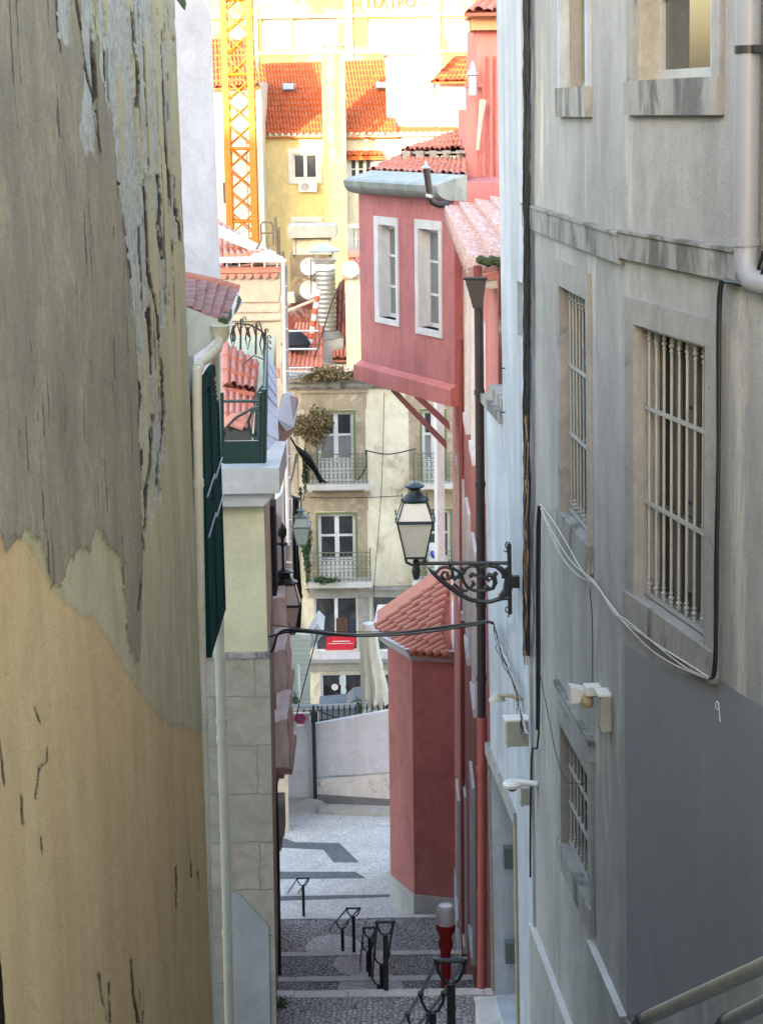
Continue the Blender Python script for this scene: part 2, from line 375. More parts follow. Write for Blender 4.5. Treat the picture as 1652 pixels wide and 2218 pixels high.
def ground_sheet():
    mb = MB()
    for (ya, za), (yb, zb) in zip(prof, prof[1:]):
        mb.quad((-4, ya, za), (4, ya, za), (4, yb, zb), (-4, yb, zb))
    mb.quad((-4, 0, -1.65), (4, 0, -1.65), (4, 0, -20), (-4, 0, -20))
    mb.quad((-4, 0, -1.65), (-4, -40, 1.5), (4, -40, 1.5), (4, 0, -1.65))
    for x in (-4, 4):
        for (ya, za), (yb, zb) in zip(prof, prof[1:]):
            if yb > ya: mb.quad((x, ya, za), (x, yb, zb), (x, yb, -20), (x, ya, -20))
    structure(mb.build('stairway', M['pave']))
    mb = MB(); mb.quad((-900, 40.0, ZP - .6), (900, 40.0, ZP - .6), (900, 1500, ZP - .6), (-900, 1500, ZP - .6))
    mb.quad((-900, 40.0, ZP - .6), (-900, -900, ZP - .6), (900, -900, ZP - .6), (900, 40.0, ZP - .6))
    structure(mb.build('ground', M['asphalt']))
    mb = MB(); mb.wbox(-9, 9, 39.99, 56, ZP - .5, ZP)
    structure(mb.build('square_pavement', M['pavew']))
ground_sheet()
def edge_strip(y, z, name='step_edge'):
    mb = MB(); x = -3.0; rn = random.Random(int(y * 10))
    while x < 3:
        L = rn.uniform(.55, 1.1); j = rn.uniform(-.006, .006); mb.wbox(x + .006, min(x + L, 3) - .006, y - .16 + rn.uniform(-.012, .012), y + .02 + j, z - .06, z + .012 + rn.uniform(-.004, .005)); x += L
    structure(mb.build(name, M['edge']))
for y, z in (E0, E1, E2, E3, E4): edge_strip(y, z)
def ground_poly(pts, z, m, name):
    mb = MB(); p = [atz(x, y, z) for x, y in pts]; mb.quad(*p); structure(mb.build(name, m))
# black wave bands of the square, white rosettes on the landings
ground_poly([(605, 1812), (640, 1824), (735, 1826), (778, 1868), (722, 1868), (700, 1840), (605, 1836)], ZP + .004, M['paveb'], 'paving_band')
ground_poly([(605, 1888), (770, 1888), (792, 1902), (605, 1904)], ZP + .004, M['paveb'], 'paving_band')
ground_poly([(605, 1941), (845, 1937), (845, 1943), (605, 1951)], ZP + .004, M['paveb'], 'paving_band')
for cx, cy, z, r in ((722, 2050, E4[1], .62), (782, 2086, E3[1], .55), (803, 2137, E2[1], .55)):
    c = atz(cx, cy, z + .004); mb = MB()
    mb.quad(*[(c.x + r * 1.0 * math.cos(a / 24 * 6.2832), c.y + r * math.sin(a / 24 * 6.2832), c.z) for a in range(24)])
    structure(mb.build('paving_rosette', M['pavew']))

# ================================================================ the near ochre wall on the left
def vnoise(x, y, seed):
    xi = np.floor(x).astype(np.int64); yi = np.floor(y).astype(np.int64); xf = x - xi; yf = y - yi
    def h(a, b):
        n = (a * 374761393 + b * 668265263 + seed * 1442695041) & 0x7fffffff
        n = ((n ^ (n >> 13)) * 1274126177) & 0x7fffffff
        return ((n ^ (n >> 16)) & 0xffff) / 65535.0
    sx = xf * xf * (3 - 2 * xf); sy = yf * yf * (3 - 2 * yf)
    return (h(xi, yi) * (1 - sx) + h(xi + 1, yi) * sx) * (1 - sy) + (h(xi, yi + 1) * (1 - sx) + h(xi + 1, yi + 1) * sx) * sy
def fbm(x, y, seed, o=5):
    t = 0; a = .5
    for i in range(o): t = t + a * vnoise(x, y, seed + i); x = x * 2.03; y = y * 2.03; a *= .5
    return t
def inside(px, py, poly):
    r = np.zeros(px.shape, bool); n = len(poly)
    for i in range(n):
        x0, y0 = poly[i]; x1, y1 = poly[(i + 1) % n]
        if y0 == y1: continue
        c = ((y0 > py) != (y1 > py)) & (px < (x1 - x0) * (py - y0) / (y1 - y0) + x0); r ^= c
    return r
def line_mask(px, py, pts, w):
    m = np.zeros(px.shape)
    for (x0, y0), (x1, y1) in zip(pts, pts[1:]):
        dx, dy = x1 - x0, y1 - y0; L = dx * dx + dy * dy
        t = np.clip(((px - x0) * dx + (py - y0) * dy) / L, 0, 1)
        d = np.hypot(px - x0 - t * dx, py - y0 - t * dy) * .85; m = np.maximum(m, np.clip(1.3 - d / w, 0, 1))
    return m
XL = -1.40
FO = Frame((XL, 0), (0, 1), (1, 0))       # u = world y
def ochre():
    u_end_t, u_end_b = FO.hit(393, 300)[0], FO.hit(452, 2000)[0]
    NU, NZ = 330, 760
    s = np.linspace(1 / 6.3, 1 / ((u_end_t + u_end_b) / 2), NU)
    uu = 1 / s; zz = np.linspace(1.25, -8.2, NZ)
    Z, S = np.meshgrid(zz, s, indexing='ij'); U = 1 / S
    # wall coordinates expressed in the drawing the shapes were measured in
    dx = XL * r_.x + U * r_.y + Z * r_.z; dy = XL * u_.x + U * u_.y + Z * u_.z; dz = XL * f_.x + U * f_.y + Z * f_.z
    PX = W / 2 + FPX * dx / dz; PY = H / 2 - FPX * dy / dz
    n1 = fbm(U * 5, Z * 5, 3) - .5; n2 = fbm(U * 5 + 40, Z * 5, 9) - .5; n3 = fbm(U * 22, Z * 22, 5, 4) - .5
    QX = PX + n1 * 26 + n3 * 8; QY = PY + n2 * 70 + n3 * 30
    crust = [(-80, -300), (195, -300), (200, 60), (217, 150), (247, 283), (263, 467), (287, 633), (300, 800), (305, 1000), (305, 1330), (300, 1425), (288, 1450), (275, 1350),
             (262, 1220), (240, 1165), (205, 1150), (190, 1190), (160, 1203), (142, 1212), (132, 1270), (124, 1290), (112, 1275), (95, 1215), (85, 1175), (62, 1140), (47, 1140), (38, 1165), (20, 1178), (5, 1150), (-80, 1100)]
    flake = [(210, -300), (380, -300), (384, 500), (362, 690), (350, 760), (356, 950), (350, 1080), (330, 1130), (312, 1200), (306, 1000), (300, 800), (287, 633), (263, 467), (247, 283), (214, 120)]
    lower = [(-80, 1150), (30, 1160), (60, 1170), (95, 1235), (122, 1288), (160, 1315), (210, 1350), (262, 1430), (300, 1490), (335, 1540), (378, 1572), (392, 1570), (420, 1585), (470, 1580), (520, 2400), (-80, 2400)]
    mC = inside(QX, QY, crust); mG = inside(QX, QY, flake); mA = inside(PX + n1 * 8, PY + n2 * 22, lower)
    fl = fbm(U * 2.2 + 7, Z * .9, 21, 6) + .25 * n3; fl2 = fbm(U * 5 + 3, Z * 1.3, 27, 5); bare = mG & (fl > .47) & (fl2 > .40) | inside(QX, QY, [(120, -200), (150, -200), (150, 85), (127, 85)]) | inside(QX, QY, [(168, -200), (204, -200), (205, 150), (206, 300), (190, 330), (170, 300), (180, 190)])
    cr = np.zeros(U.shape)
    JX = PX + n1 * 14; JY = PY
    for pts, w in (([(122, 0), (124, 60), (132, 110)], 2.2), ([(165, 0), (172, 50), (192, 170), (205, 210), (213, 300), (217, 330)], 3.2),
                   ([(200, 60), (205, 150), (208, 215)], 3.4), ([(220, 155), (238, 215), (247, 283), (255, 380), (263, 467), (275, 560), (287, 633), (296, 740), (300, 850), (303, 1000), (306, 1100), (308, 1200), (296, 1330)], 3.0),
                   ([(292, 30), (302, 180), (300, 230)], 4), ([(345, 380), (352, 440), (346, 500), (356, 560)], 3), ([(334, 900), (330, 980), (318, 1060), (312, 1190)], 3.4),
                   ([(387, 455), (392, 520)], 3), ([(318, 470), (322, 560), (342, 690), (352, 800), (355, 900), (345, 1050)], 2.4),
                   ([(80, 1535), (95, 1572), (104, 1590), (107, 1650), (90, 1665), (82, 1730)], 2.2), ([(3, 1595), (8, 1650), (12, 1700)], 2.4), ([(50, 1725), (54, 1785)], 3), ([(92, 1815), (95, 1850)], 2),
                   ([(145, 1820), (140, 1875)], 2), ([(215, 2110), (220, 2150), (232, 2215)], 3), ([(238, 2130), (240, 2215)], 2.4), ([(285, 2080), (290, 2150), (300, 2215)], 3), ([(305, 2140), (310, 2220)], 3),
                   ([(382, 1880), (382, 1970)], 2), ([(410, 1840), (412, 1900)], 1.6), ([(428, 1890), (430, 1930)], 2), ([(6, 2120), (10, 2190)], 3), ([(100, 1040), (150, 560)], 0.01)):
        cr = np.maximum(cr, line_mask(JX, JY, pts, w) * (fbm(U * 9, Z * 6, 33, 3) > .36) * np.where(PY > 1500, .8, 1.0))
    streak = fbm(U * 9, Z * .7 + 3, 55, 4)
    cr = np.maximum(cr, ((mG) & (streak > .61) & (fbm(U * 4, Z * 4, 71, 3) > .40)) * .85)
    cr = np.maximum(cr, ((fbm(U * 14, Z * 1.6, 91, 4) > .70) & ((mC) | (PY < 800))) * .55)
    disp = mC * .010 + mA * (-.004) - bare * .010 - (cr > .72) * .012 + n3 * .006 + n1 * .012
    lean = (Z + 3.5) * -.0022
    V = np.stack([XL + disp + lean, U, Z], -1).reshape(-1, 3)
    iz, iu = np.meshgrid(np.arange(NZ - 1), np.arange(NU - 1), indexing='ij'); b = (iz * NU + iu).ravel()
    F = np.stack([b, b + NU, b + NU + 1, b + 1], -1)
    me = bpy.data.meshes.new('wall'); me.vertices.add(len(V)); me.vertices.foreach_set('co', V.ravel())
    me.loops.add(F.size); me.loops.foreach_set('vertex_index', F.ravel()); me.polygons.add(len(F))
    me.polygons.foreach_set('loop_start', np.arange(0, F.size, 4)); me.update(calc_edges=True); me.validate()
    ca = me.color_attributes.new('layers', 'FLOAT_COLOR', 'POINT')
    ca.data.foreach_set('color', np.stack([mC * 1., mA * 1., bare * 1., np.clip(cr * 1.25, 0, 1)], -1).astype(np.float32).ravel())
    m, nt, bs = base_mat('peeling_ochre_stucco', .92, 0, .2)
    at_ = N(nt, 'ShaderNodeAttribute', attribute_name='layers'); sp = N(nt, 'ShaderNodeSeparateColor'); nt.links.new(at_.outputs['Color'], sp.inputs[0])
    v = pos(nt); vs = pos(nt, (1, 1, .16))
    nA = noise(nt, vs, 2.2, 8, .65); nB = noise(nt, v, 14, 8, .72); nC = noise(nt, pos(nt, (1, 1, .5)), 2.0, 9, .7, .5)
    low = mix(nt, ramp(nt, nA, .35, .68), (.52, .325, .15), (.61, .41, .20)); low = mix(nt, ramp(nt, nC, .5, .72), low, (.46, .31, .15))
    mid = mix(nt, ramp(nt, nA, .38, .66), (.42, .335, .195), (.53, .43, .25)); mid = mix(nt, ramp(nt, nC, .45, .7), mid, (.37, .305, .18))
    cru = mix(nt, ramp(nt, nC, .36, .62), (.19, .145, .095), (.37, .285, .17)); cru = mix(nt, ramp(nt, nB, .42, .62), cru, (.24, .195, .135)); cru = mix(nt, ramp(nt, noise(nt, v, 40, 5, .7), .62, .72), cru, (.40, .33, .21))
    bar = mix(nt, ramp(nt, nB, .38, .62), (.30, .275, .22), (.47, .43, .35))
    c = mix(nt, sp.outputs[1], mid, low); c = mix(nt, sp.outputs[0], c, cru); c = mix(nt, sp.outputs[2], c, bar)
    c = mix(nt, at_.outputs['Alpha'], c, (.035, .026, .018)); nt.links.new(c, bs.inputs['Base Color'])
    hb = mix(nt, .5, nB, noise(nt, v, 70, 4, .7)); bump(nt, bs, hb, .8, .025)
    me.materials.append(m)
    rt = root('ochre_house', (XL, 10, -8.2), 'ochre stucco house with flaking grey-brown crust and cracks, nearest on the left', 'house')
    ob = bpy.data.objects.new('wall', me); C.objects.link(ob); ob.parent = rt; ob.location = (-XL, -10, 8.2); ORG[ob.name] = (0, 0, 0)
    me.shade_smooth()
    mb = MB(); ue = U[0, -1]
    mb.wbox(-8, XL - .045, -3, ue - .02, -8.5, 1.24)
    mb.quad((XL - .05, ue - .02, -8.5), (XL + .012, ue, -8.5), (XL - .012, ue, 1.2), (XL - .05, ue - .02, 1.2))
    mb.build('side_walls', M['olive'], rt)
    return ue
UE = ochre()
# a leaf of a plant hanging from the wall top
rt = root('hanging_leaf', at(390, 5, 12.8), 'green leaf hanging at the top of the ochre wall corner', 'leaf')
mb = MB(); a = at(386, -14, 12.8)
for k in range(2):
    c = [at(383 + 5 * k, -20, 12.8), at(387 + 4 * k, -8, 12.78), at(393 + k * 5, 3 + 8 * k, 12.76), at(395 + k * 6, 16 + k * 7, 12.75)]
    rr = [.006, .022, .018, .001]
    for i in range(3):
        d0, d1 = Vector((rr[i], 0, rr[i] * .5)), Vector((rr[i + 1], 0, rr[i + 1] * .5)); t = Vector((0, .006, 0))
        mb.hexa([c[i] - d0, c[i] + t, c[i + 1] + t, c[i + 1] - d1], [c[i] - d0 + t * .3, c[i] + d0 + t, c[i + 1] + d1 + t, c[i + 1] - d1 + t * .3])
mb.build('leaf_blade', M['leaf'], rt)

# ================================================================ grey building on the right (two facades meeting at a bend)
KC = (1.70, 13.0); LEAN, LZR = .016, -.6
FB = Frame(KC, (math.sin(R(12.4)), -math.cos(R(12.4))), (-math.cos(R(12.4)), -math.sin(R(12.4))), LEAN, LZR)
FA = Frame(KC, (-.075, .997), (-.997, -.075), LEAN, LZR)
GR = root('grey_building', (2.2, 13, -11.4), 'grey stucco building with barred windows and stone surrounds on the right', 'building')
def grille(F, r, parent, d, nb, rails, r_=.011, knob=True):
    u0, u1, z0, z1 = r; mb = MB()
    for z in rails: mb.box(F, u0, u1, z - .012, z + .012, d - .012, d + .012)
    for i in range(nb):
        u = u0 + (u1 - u0) * (i + .5) / nb
        mb.tube([F.P(u, z0 + .02, d), F.P(u, z1 - .02, d)], r_, 7)
        if knob:
            for zb, s in ((z0 + .02, 1), (z1 - .02, -1)):
                for q, rr in ((.03, .015), (.06, .019), (.095, .014)):
                    c = F.P(u, zb + s * q, d); mb.lathe(c, [(.004, -.018), (rr, -.006), (rr, .006), (.004, .018)], 8)
    return mb.build('grille', M['bars'], parent, True)
def surround(F, r, w, d, m, parent, name='surround', lint=None, sill=None):
    u0, u1, z0, z1 = r; mb = MB(); lint = lint or w; sill = sill or w
    e = .004; mb.box(F, u0 - w, u0 + e, z0, z1, -.05, d); mb.box(F, u1 - e, u1 + w, z0, z1, -.05, d)
    mb.box(F, u0 - w - .003, u1 + w + .003, z1 - e, z1 + lint, -.05, d + .003); o = mb.build(name, m, parent)
    mb = MB(); mb.box(F, u0 - w - .004, u1 + w + .004, z0 - sill, z0 + e, -.19, d + .02); mb.build('sill', M['stonedark'], o)
    return o
def casement(F, r, rec, parent, m_frame, m_glass, nv=1, nh=0, fw=.05, name='window', bars=()):
    "window set back by rec: frame with stiles, rails and panes"
    u0, u1, z0, z1 = r; mb = MB(); d0, d1 = -rec - .03, -rec + .03
    mb.box(F, u0, u0 + fw, z0, z1, d0, d1); mb.box(F, u1 - fw, u1, z0, z1, d0, d1)
    mb.box(F, u0 + fw, u1 - fw, z0, z0 + fw, d0, d1); mb.box(F, u0 + fw, u1 - fw, z1 - fw, z1, d0, d1)
    for i in range(1, nv + 1):
        u = u0 + (u1 - u0) * i / (nv + 1); mb.box(F, u - fw * .8, u + fw * .8, z0 + fw, z1 - fw, d0, d1 + .004)
    for i in range(1, nh + 1):
        z = z0 + (z1 - z0) * i / (nh + 1); mb.box(F, u0 + fw, u1 - fw, z - fw * .3, z + fw * .3, d0, d1 - .006)
    for z in bars: mb.box(F, u0 + fw, u1 - fw, z - fw * .4, z + fw * .4, d0, d1 - .006)
    w = mb.build(name, m_frame, parent)
    g = MB(); g.quad(F.P(u0 + .01, z0 + .01, -rec), F.P(u1 - .01, z0 + .01, -rec), F.P(u1 - .01, z1 - .01, -rec), F.P(u0 + .01, z1 - .01, -rec))
    g.build('pane', m_glass, w); return w
# facade B (near)
wB1 = FB.rect(1380, 702, 1540, 1400); z1 = FB.hit(1380, 700)[1]; z0 = FB.hit(1380, 1290)[1]
uB0, uB1 = FB.hit(1381, 1000)[0], FB.hit(1536, 1000)[0]
holeB = (uB0, uB1, z0, z1)
uT0, uT1 = FB.hit(1378, 100)[0], FB.hit(1550, 100)[0]; zT0 = FB.hit(1460, 172)[1]
holeT = (uT0, uT1, zT0, 1.25)
mb = wall(MB(), FB, 0, 6.5, -9.5, 1.45, [holeB, holeT], .22, 5, True); mb.build('wall', M['gray'], GR)
# upper window of facade B
surround(FB, holeT, .13, .03, M['stone'], GR, lint=.1, sill=.22)
MR = MB(); MR.box(FB, uT0 + .002, uT0 + .05, zT0, 1.25, -.2, -.006); MR.build('window_reveal', plaster('rough_cream_plaster', (.36, .35, .30), (.46, .45, .39), 8, 1, bmp=1, bs=22), GR)
casement(FB, (uT0 + .02, uT1 - .02, zT0, 1.25), .17, GR, plain('grey_aluminium', (.42, .44, .43), .4), glass('reflecting_window_glass', (.02, .025, .03), .03, (.03, .035, .04)), 0, 0, .07)
mb = MB(); um = uT0 + (uT1 - uT0) * .72; mb.box(FB, um - .035, um + .035, zT0 + .07, 1.24, -.2, -.135); mb.build('window_post', M['galv'], GR)
mb = MB(); um = uT0 + (uT1 - uT0) * .90; mb.box(FB, um - .02, um + .02, zT0 + .07, 1.24, -.19, -.14); mb.build('window_post', M['galv'], GR)
mb = MB(); mb.box(FB, uT0 + .09, uT1 - .09, zT0 + .52, zT0 + .545, -.185, -.145); mb.build('glazing_bar', M['galv'], GR)
# grille window of facade B
surround(FB, holeB, .17, .035, M['stone'], GR, lint=.17, sill=.2)
w = casement(FB, holeB, .19, GR, plain('dark_wood_window', (.12, .115, .09), .6), glass('dark_window', (.02, .025, .025), .1, (.07, .07, .06)), 3, 2, .035)
zr = [z0 + .03, z0 + (z1 - z0) * .355, z0 + (z1 - z0) * .70, z1 - .03]
g_ = (uB0 + .02, uB1 - .02, z0 + .03, z1 - .02)
grille(FB, g_, GR, -.05, 9, zr, .0100)
# moulded band across facade B and A
zc1 = FB.hit(1470, 523)[1]; zc0 = FB.hit(1470, 583)[1]
mb = MB(); mb.box(FB, .0, 2.02, zc0, zc1, -.02, .045); mb.box(FB, .0, 2.02, zc1, zc1 + .02, -.02, .06); mb.build('moulding', M['stonedark'], GR)
uA1 = FA.hit(1145, 900)[0]; uAe = FA.hit(1084, 600)[0]; uAe2 = FA.hit(1056, 1300)[0]
mb = MB(); zc3 = FA.hit(1250, 478)[1]; zc2 = FA.hit(1250, 532)[1]
mb.box(FA, 0.0, uA1, zc2, zc3, -.02, .045); mb.box(FA, 0.0, uA1, zc3, zc3 + .02, -.02, .06); mb.build('moulding', M['stonedark'], GR)
# painted patch and plinth on facade B
pp = [(1353, 1396), (1420, 1440), (1535, 1478), (1560, 1470), (1600, 1500), (1700, 1560), (1700, 2080), (1500, 2165), (1358, 2203)]
mb = MB(); mb.prism(FB, [FB.hit(x, y) for x, y in pp], .001, .006); mb.build('repainted_patch', M['graypatch'], GR)
# openings of facade A
def fa_hole(x0, x1, ytop, ybot):
    a, b = FA.hit(x1, (ytop + ybot) / 2)[0], FA.hit(x0, (ytop + ybot) / 2)[0]
    return (min(a, b), max(a, b), FA.hit(x0, ybot)[1], FA.hit(x0, ytop)[1])
hA1 = fa_hole(1219, 1276, 618, 1106); hA0 = fa_hole(1219, 1274, -60, 192)
hA0 = (hA0[0], hA0[1], hA0[2], 1.2)
hA2 = fa_hole(1220, 1280, 1568, 1820); 
zt = FA.hit(1220, 1568)[1]; zb = FA.hit(1220, 1822)[1]; hA2 = (hA2[0], hA2[1], zb, zt)
ZB = FA.hit(1085, 2140)[1] - .3
mb = wall(MB(), FA, 0, uA1, -10.8, 1.45, [hA0, hA1, hA2], .2, 4); mb.build('wall', M['gray'], GR)
# far strip of facade A: paler paint, with the side door and a small opening
uD1 = FA.hit(1064, 1900)[0]; uD0 = FA.hit(1118, 1900)[0]
zD1 = FA.hit(1066, 1655)[1]; zD0 = FA.hit(1066, 2136)[1]
uo0, uo1 = FA.hit(1135, 700)[0] - 0, FA.hit(1121, 700)[0]
ho = (min(uo0, uo1), max(uo0, uo1), FA.hit(1124, 728)[1], FA.hit(1124, 610)[1])
zs = FA.hit(1060, 885)[1]
mb = wall(MB(), FA, uA1, uAe, zs, 1.45, [ho], .12, 4, True); mb.build('wall', M['gray_b'], GR)
mb = wall(MB(), FA, uA1, uAe2, ZB - 2, zs, [(uD0, uD1, zD0, zD1)], .3, 4, True); mb.build('wall', M['gray_b'], GR)
mb = MB(); mb.box(FA, uAe + .01, uAe2 + .03, zs, zs + .10, -.5, .04); mb.box(FA, uAe + .01, uAe2 - .15, zs + .1, zs + .22, -.5, -.03); mb.build('ledge', M['stonedark'], GR)
mb = MB(); mb.box(FA, uA1 - .02, uA1 + .10, -9.5, 1.4, -.02, .03); mb.build('corner_strip', M['gray_b'], GR)
for r, nm in ((hA1, 1), (hA0, 0), (hA2, 2)):
    surround(FA, r, .12, .03, M['stone'] if nm else M['gray_b'], GR, lint=.20 if nm == 1 else .16, sill=.22)
    if nm == 0:
        casement(FA, r, .17, GR, plain('olive_window_frame', (.25, .25, .19), .5), glass('olive_glass', (.12, .11, .075), .3, (.2, .18, .11)), 0, 0, .05)
    else:
        casement(FA, r, .18, GR, plain('dim_window_frame', (.10, .10, .09), .6), M['glass'], 1, 2, .04)
        zz = [r[2] + .03, r[2] + (r[3] - r[2]) * .36, r[2] + (r[3] - r[2]) * .66, r[3] - .03]
        grille(FA, (r[0] + .02, r[1] - .02, r[2] + .03, r[3] - .02), GR, -.05, 8, zz, .009)
mb = MB(); r = hA2; mb.box(FA, r[0] - .16, r[1] + .2, r[3] + .30, r[3] + .34, -.02, .05); mb.build('drip_moulding', M['stonedark'], GR)
# plinths: the light on each top is put in as a paler strip
zA = FA.hit(1355, 2200)[1]; uq = FA.hit(1284, 2012)[0]
zq = FA.hit(1182, 2068)[1]
mb = MB(); mb.box(FA, 0, uq, -10.8, zA, -.02, .05); mb.box(FA, uq, uA1 + .1, -10.8, min(zq, FA.hit(1182, 2072)[1]), -.02, .051); mb.build('plinth', M['gray'], GR)
mb = MB(); mb.box(FA, 0, uq, zA, zA + .012, -.02, .056); mb.box(FA, uq, uA1 + .1, zq, zq + .012, -.02, .058); mb.build('plinth_top', M['edge'], GR)
mb = MB(); zB_ = FB.hit(1358, 2203)[1]; mb.box(FB, 0, 3, -9.5, zB_ - .02, -.02, .02); mb.build('plinth', M['gray'], GR)
# the door
dr = MB(); dr.box(FA, uD0 + .02, uD1 - .02, zD0, zD1, -.28, -.24); door = dr.build('door', plain('grey_steel_door', (.17, .19, .18), .5), GR)
kb = MB(); kb.lathe(FA.P(uD0 + .25, zD0 + 1.0, -.2), [(.01, -.035), (.035, -.02), (.035, .02), (.01, .035)], 12); kb.build('handle', M['steel'], door)
for zz_ in (.45, 1.65):
    h = MB(); h.box(FA, uD1 - .25, uD1 - .1, zD0 + zz_, zD0 + zz_ + .26, -.235, -.12); h.build('hinge', plain('green_grey_iron', (.12, .16, .16), .5), door)
mb = MB(); q = (zD1 - zD0); mb.box(FA, uD1 - .03, uD1 + .0, zD0, zD1, -.24, .02)
mb.build('door_jamb', M['stone'], GR)
mb = MB(); mb.box(FA, uD1 - .034, uD1 - .0, zD0, zD0 + q * .36, -.24, .024); mb.build('door_jamb', M['doorwall'], GR)
mb = MB(); mb.box(FA, uD0 - .1, uD0 + .002, zD0, zD1, -.24, .03); mb.build('door_jamb', M['doorwall'], GR)
mb = MB(); mb.box(FA, uD0 - .1, uD1 + .1, zD1, zD1 + .14, -.05, .04); mb.build('door_lintel', M['stone'], GR)
mb = MB(); mb.box(FA, uD0 - 2.2, uD1 + .05, zD0 - .5, zD0 - .12, -.05, .22); mb.box(FA, uD0 - 2.2, uD1 + .05, zD0 - .12, zD0 - .10, -.05, .235); mb.build('doorstep', M['edge'], GR)
mb = MB(); u, z = FB.hit(1552, 1528, .008); mb.tube([FB.P(u + .026 * math.cos(a), z + .026 * math.sin(a), .008) for a in [k * .5 for k in range(14)]] + [FB.P(u + .04, z - .05, .008), FB.P(u + .055, z - .09, .008)], .0035, 5); mb.build('chalk_mark', M['white'], GR)
for hy in (801, 897): mb = MB(); u, z = FA.hit(1097, hy, .0); mb.tube([FA.P(u + .12, z, .0), FA.P(u + .12, z, .05), FA.P(u + .12, z - .03, .05)], .008, 6); mb.build('hook', M['iron'], GR)
# drainpipe on facade B with its bend and bracket
dp = MB(); ux = FB.hit(1616, 250, .09)[0]; zt = FB.hit(1610, 520, .09)[1]; zb = FB.hit(1610, 572, .09)[1]
dp.tube([FB.P(ux, 2.2, .085), FB.P(ux, zt, .085)], .072, 24)
dp.tube([FB.P(ux, zt + .01, .085), FB.P(ux, zt - .03, .085)], .08, 24)
dp.tube([FB.P(ux, zt, .085), FB.P(ux + .005, zb, .085), FB.P(ux + .03, zb - .05, .082), FB.P(ux + .08, zb - .09, .075), FB.P(ux + .15, zb - .10, .03), FB.P(ux + .2, zb - .10, -.03)], .069, 24)
dpo = dp.build('drainpipe', M['pipe_grey'], GR, True)
bk = MB(); zk = FB.hit(1615, 107, .09)[1]; bk.tube([FB.P(ux, zk - .022, .085), FB.P(ux, zk + .022, .085)], .078, 24); bk.box(FB, ux + .07, ux + .13, zk - .02, zk + .02, .0, .1); bk.build('bracket', M['iron'], dpo)

# ---------------------------------------------------------------- things fixed to the grey building
def cable(name, pts, r, m, label, wob=0, cat='cable', group=None):
    P = [Vector(p) for p in pts]; out = []
    for i in range(len(P) - 1):
        for k in range(4):
            t = k / 4; a = P[max(i - 1, 0)]; b = P[i]; c = P[i + 1]; d = P[min(i + 2, len(P) - 1)]
            q = .5 * ((2 * b) + (c - a) * t + (2 * a - 5 * b + 4 * c - d) * t * t + (3 * b - a - 3 * c + d) * t ** 3)
            if wob: q = q + Vector((random.uniform(-wob, wob), random.uniform(-wob, wob), 0))
            out.append(q)
    out.append(P[-1]); mb = MB(); mb.tube(out, r, 6)
    return mb, (name, m, label, cat, group)
def cables(name, lst, m, label, cat='cable', group=None):
    mb = MB()
    for pts, r, wob in lst:
        b, _ = cable('', pts, r, m, '', wob); mb.add(b.v, b.f)
    loc = mb.v[0]; return tag(mb.build(name, m, None, True, loc), label, cat, group)
def fp(F, l, d): return [F.P(*F.hit(x, y, d), d) for x, y in l]
cables('power_cable', [(fp(FB, [(1652, 545), (1645, 570), (1630, 610), (1600, 617), (1570, 606), (1558, 620), (1554, 700), (1554, 1000), (1549, 1200), (1548, 1400), (1543, 1462), (1534, 1470)], .05), .011, 0),
                       (fp(FB, [(1660, 548), (1650, 590), (1630, 620), (1580, 612), (1560, 640), (1557, 900), (1552, 1300), (1549, 1450), (1537, 1468)], .06), .010, 0)], M['cable'],
       'thick black cable bent round the window on the near grey wall', group='black cables on the grey building')
def mixpts(l):  # points that lie on facade B right of the bend and on facade A left of it
    return [(FB if x > 1352 else FA).P(*(FB if x > 1352 else FA).hit(x, y, .06), .06) for x, y in l]
cables('slack_cable', [(mixpts([(1168, 1092), (1190, 1118), (1220, 1165), (1262, 1240), (1285, 1262), (1330, 1320), (1350, 1345), (1420, 1395), (1500, 1445), (1534, 1468)]), .006, 0),
                       (mixpts([(1168, 1095), (1200, 1160), (1240, 1220), (1285, 1258), (1330, 1325), (1352, 1350), (1400, 1400), (1450, 1435), (1510, 1462), (1534, 1470)]), .005, 0),
                       (mixpts([(1168, 1095), (1210, 1195), (1250, 1245), (1290, 1268), (1330, 1330), (1352, 1340), (1430, 1405), (1490, 1450), (1534, 1466)]), .005, 0)], M['cablew'],
       'bundle of thin white cables sagging across the grey wall under the barred windows')
cables('black_cable', [(fp(FA, [(1167, 1096), (1164, 1150), (1163, 1300), (1163, 1580)], .05), .016, .002), (fp(FA, [(1170, 1096), (1168, 1200), (1166, 1590), (1150, 1640), (1148, 1900)], .06), .010, .002)], M['cable'],
       'straight black cable tube on the grey wall beside the corner strip', group='black cables on the grey building')
bund = []; bund2 = []; bund3 = []
for k in range(15):
    o = random.uniform(-6, 6); ln = [(1140 + o + random.uniform(-1.5, 1.5), y) for y in range(-20, 1500, 90)]
    (bund if k % 3 else bund2).append((fp(FA, ln, .04 + .012 * (k % 3)), .010, .006))
for k in range(3):
    ln = [(1139 + random.uniform(-4, 4), y) for y in range(900, 1450, 60)]; bund3.append((fp(FA, ln, .07), .006, .006))
cables('cable_bundle', bund, M['cable'], 'tall bundle of black cables running down the pale strip of the grey facade', group='vertical bundle of cables')
cables('cable_bundle', bund2, M['cabler'], 'blue cables woven into the tall black bundle on the pale strip', group='vertical bundle of cables')
cables('cable_bundle', bund3, M['cableo'], 'tan wires twisted over the lower part of the black cable bundle', group='vertical bundle of cables')
tang = []
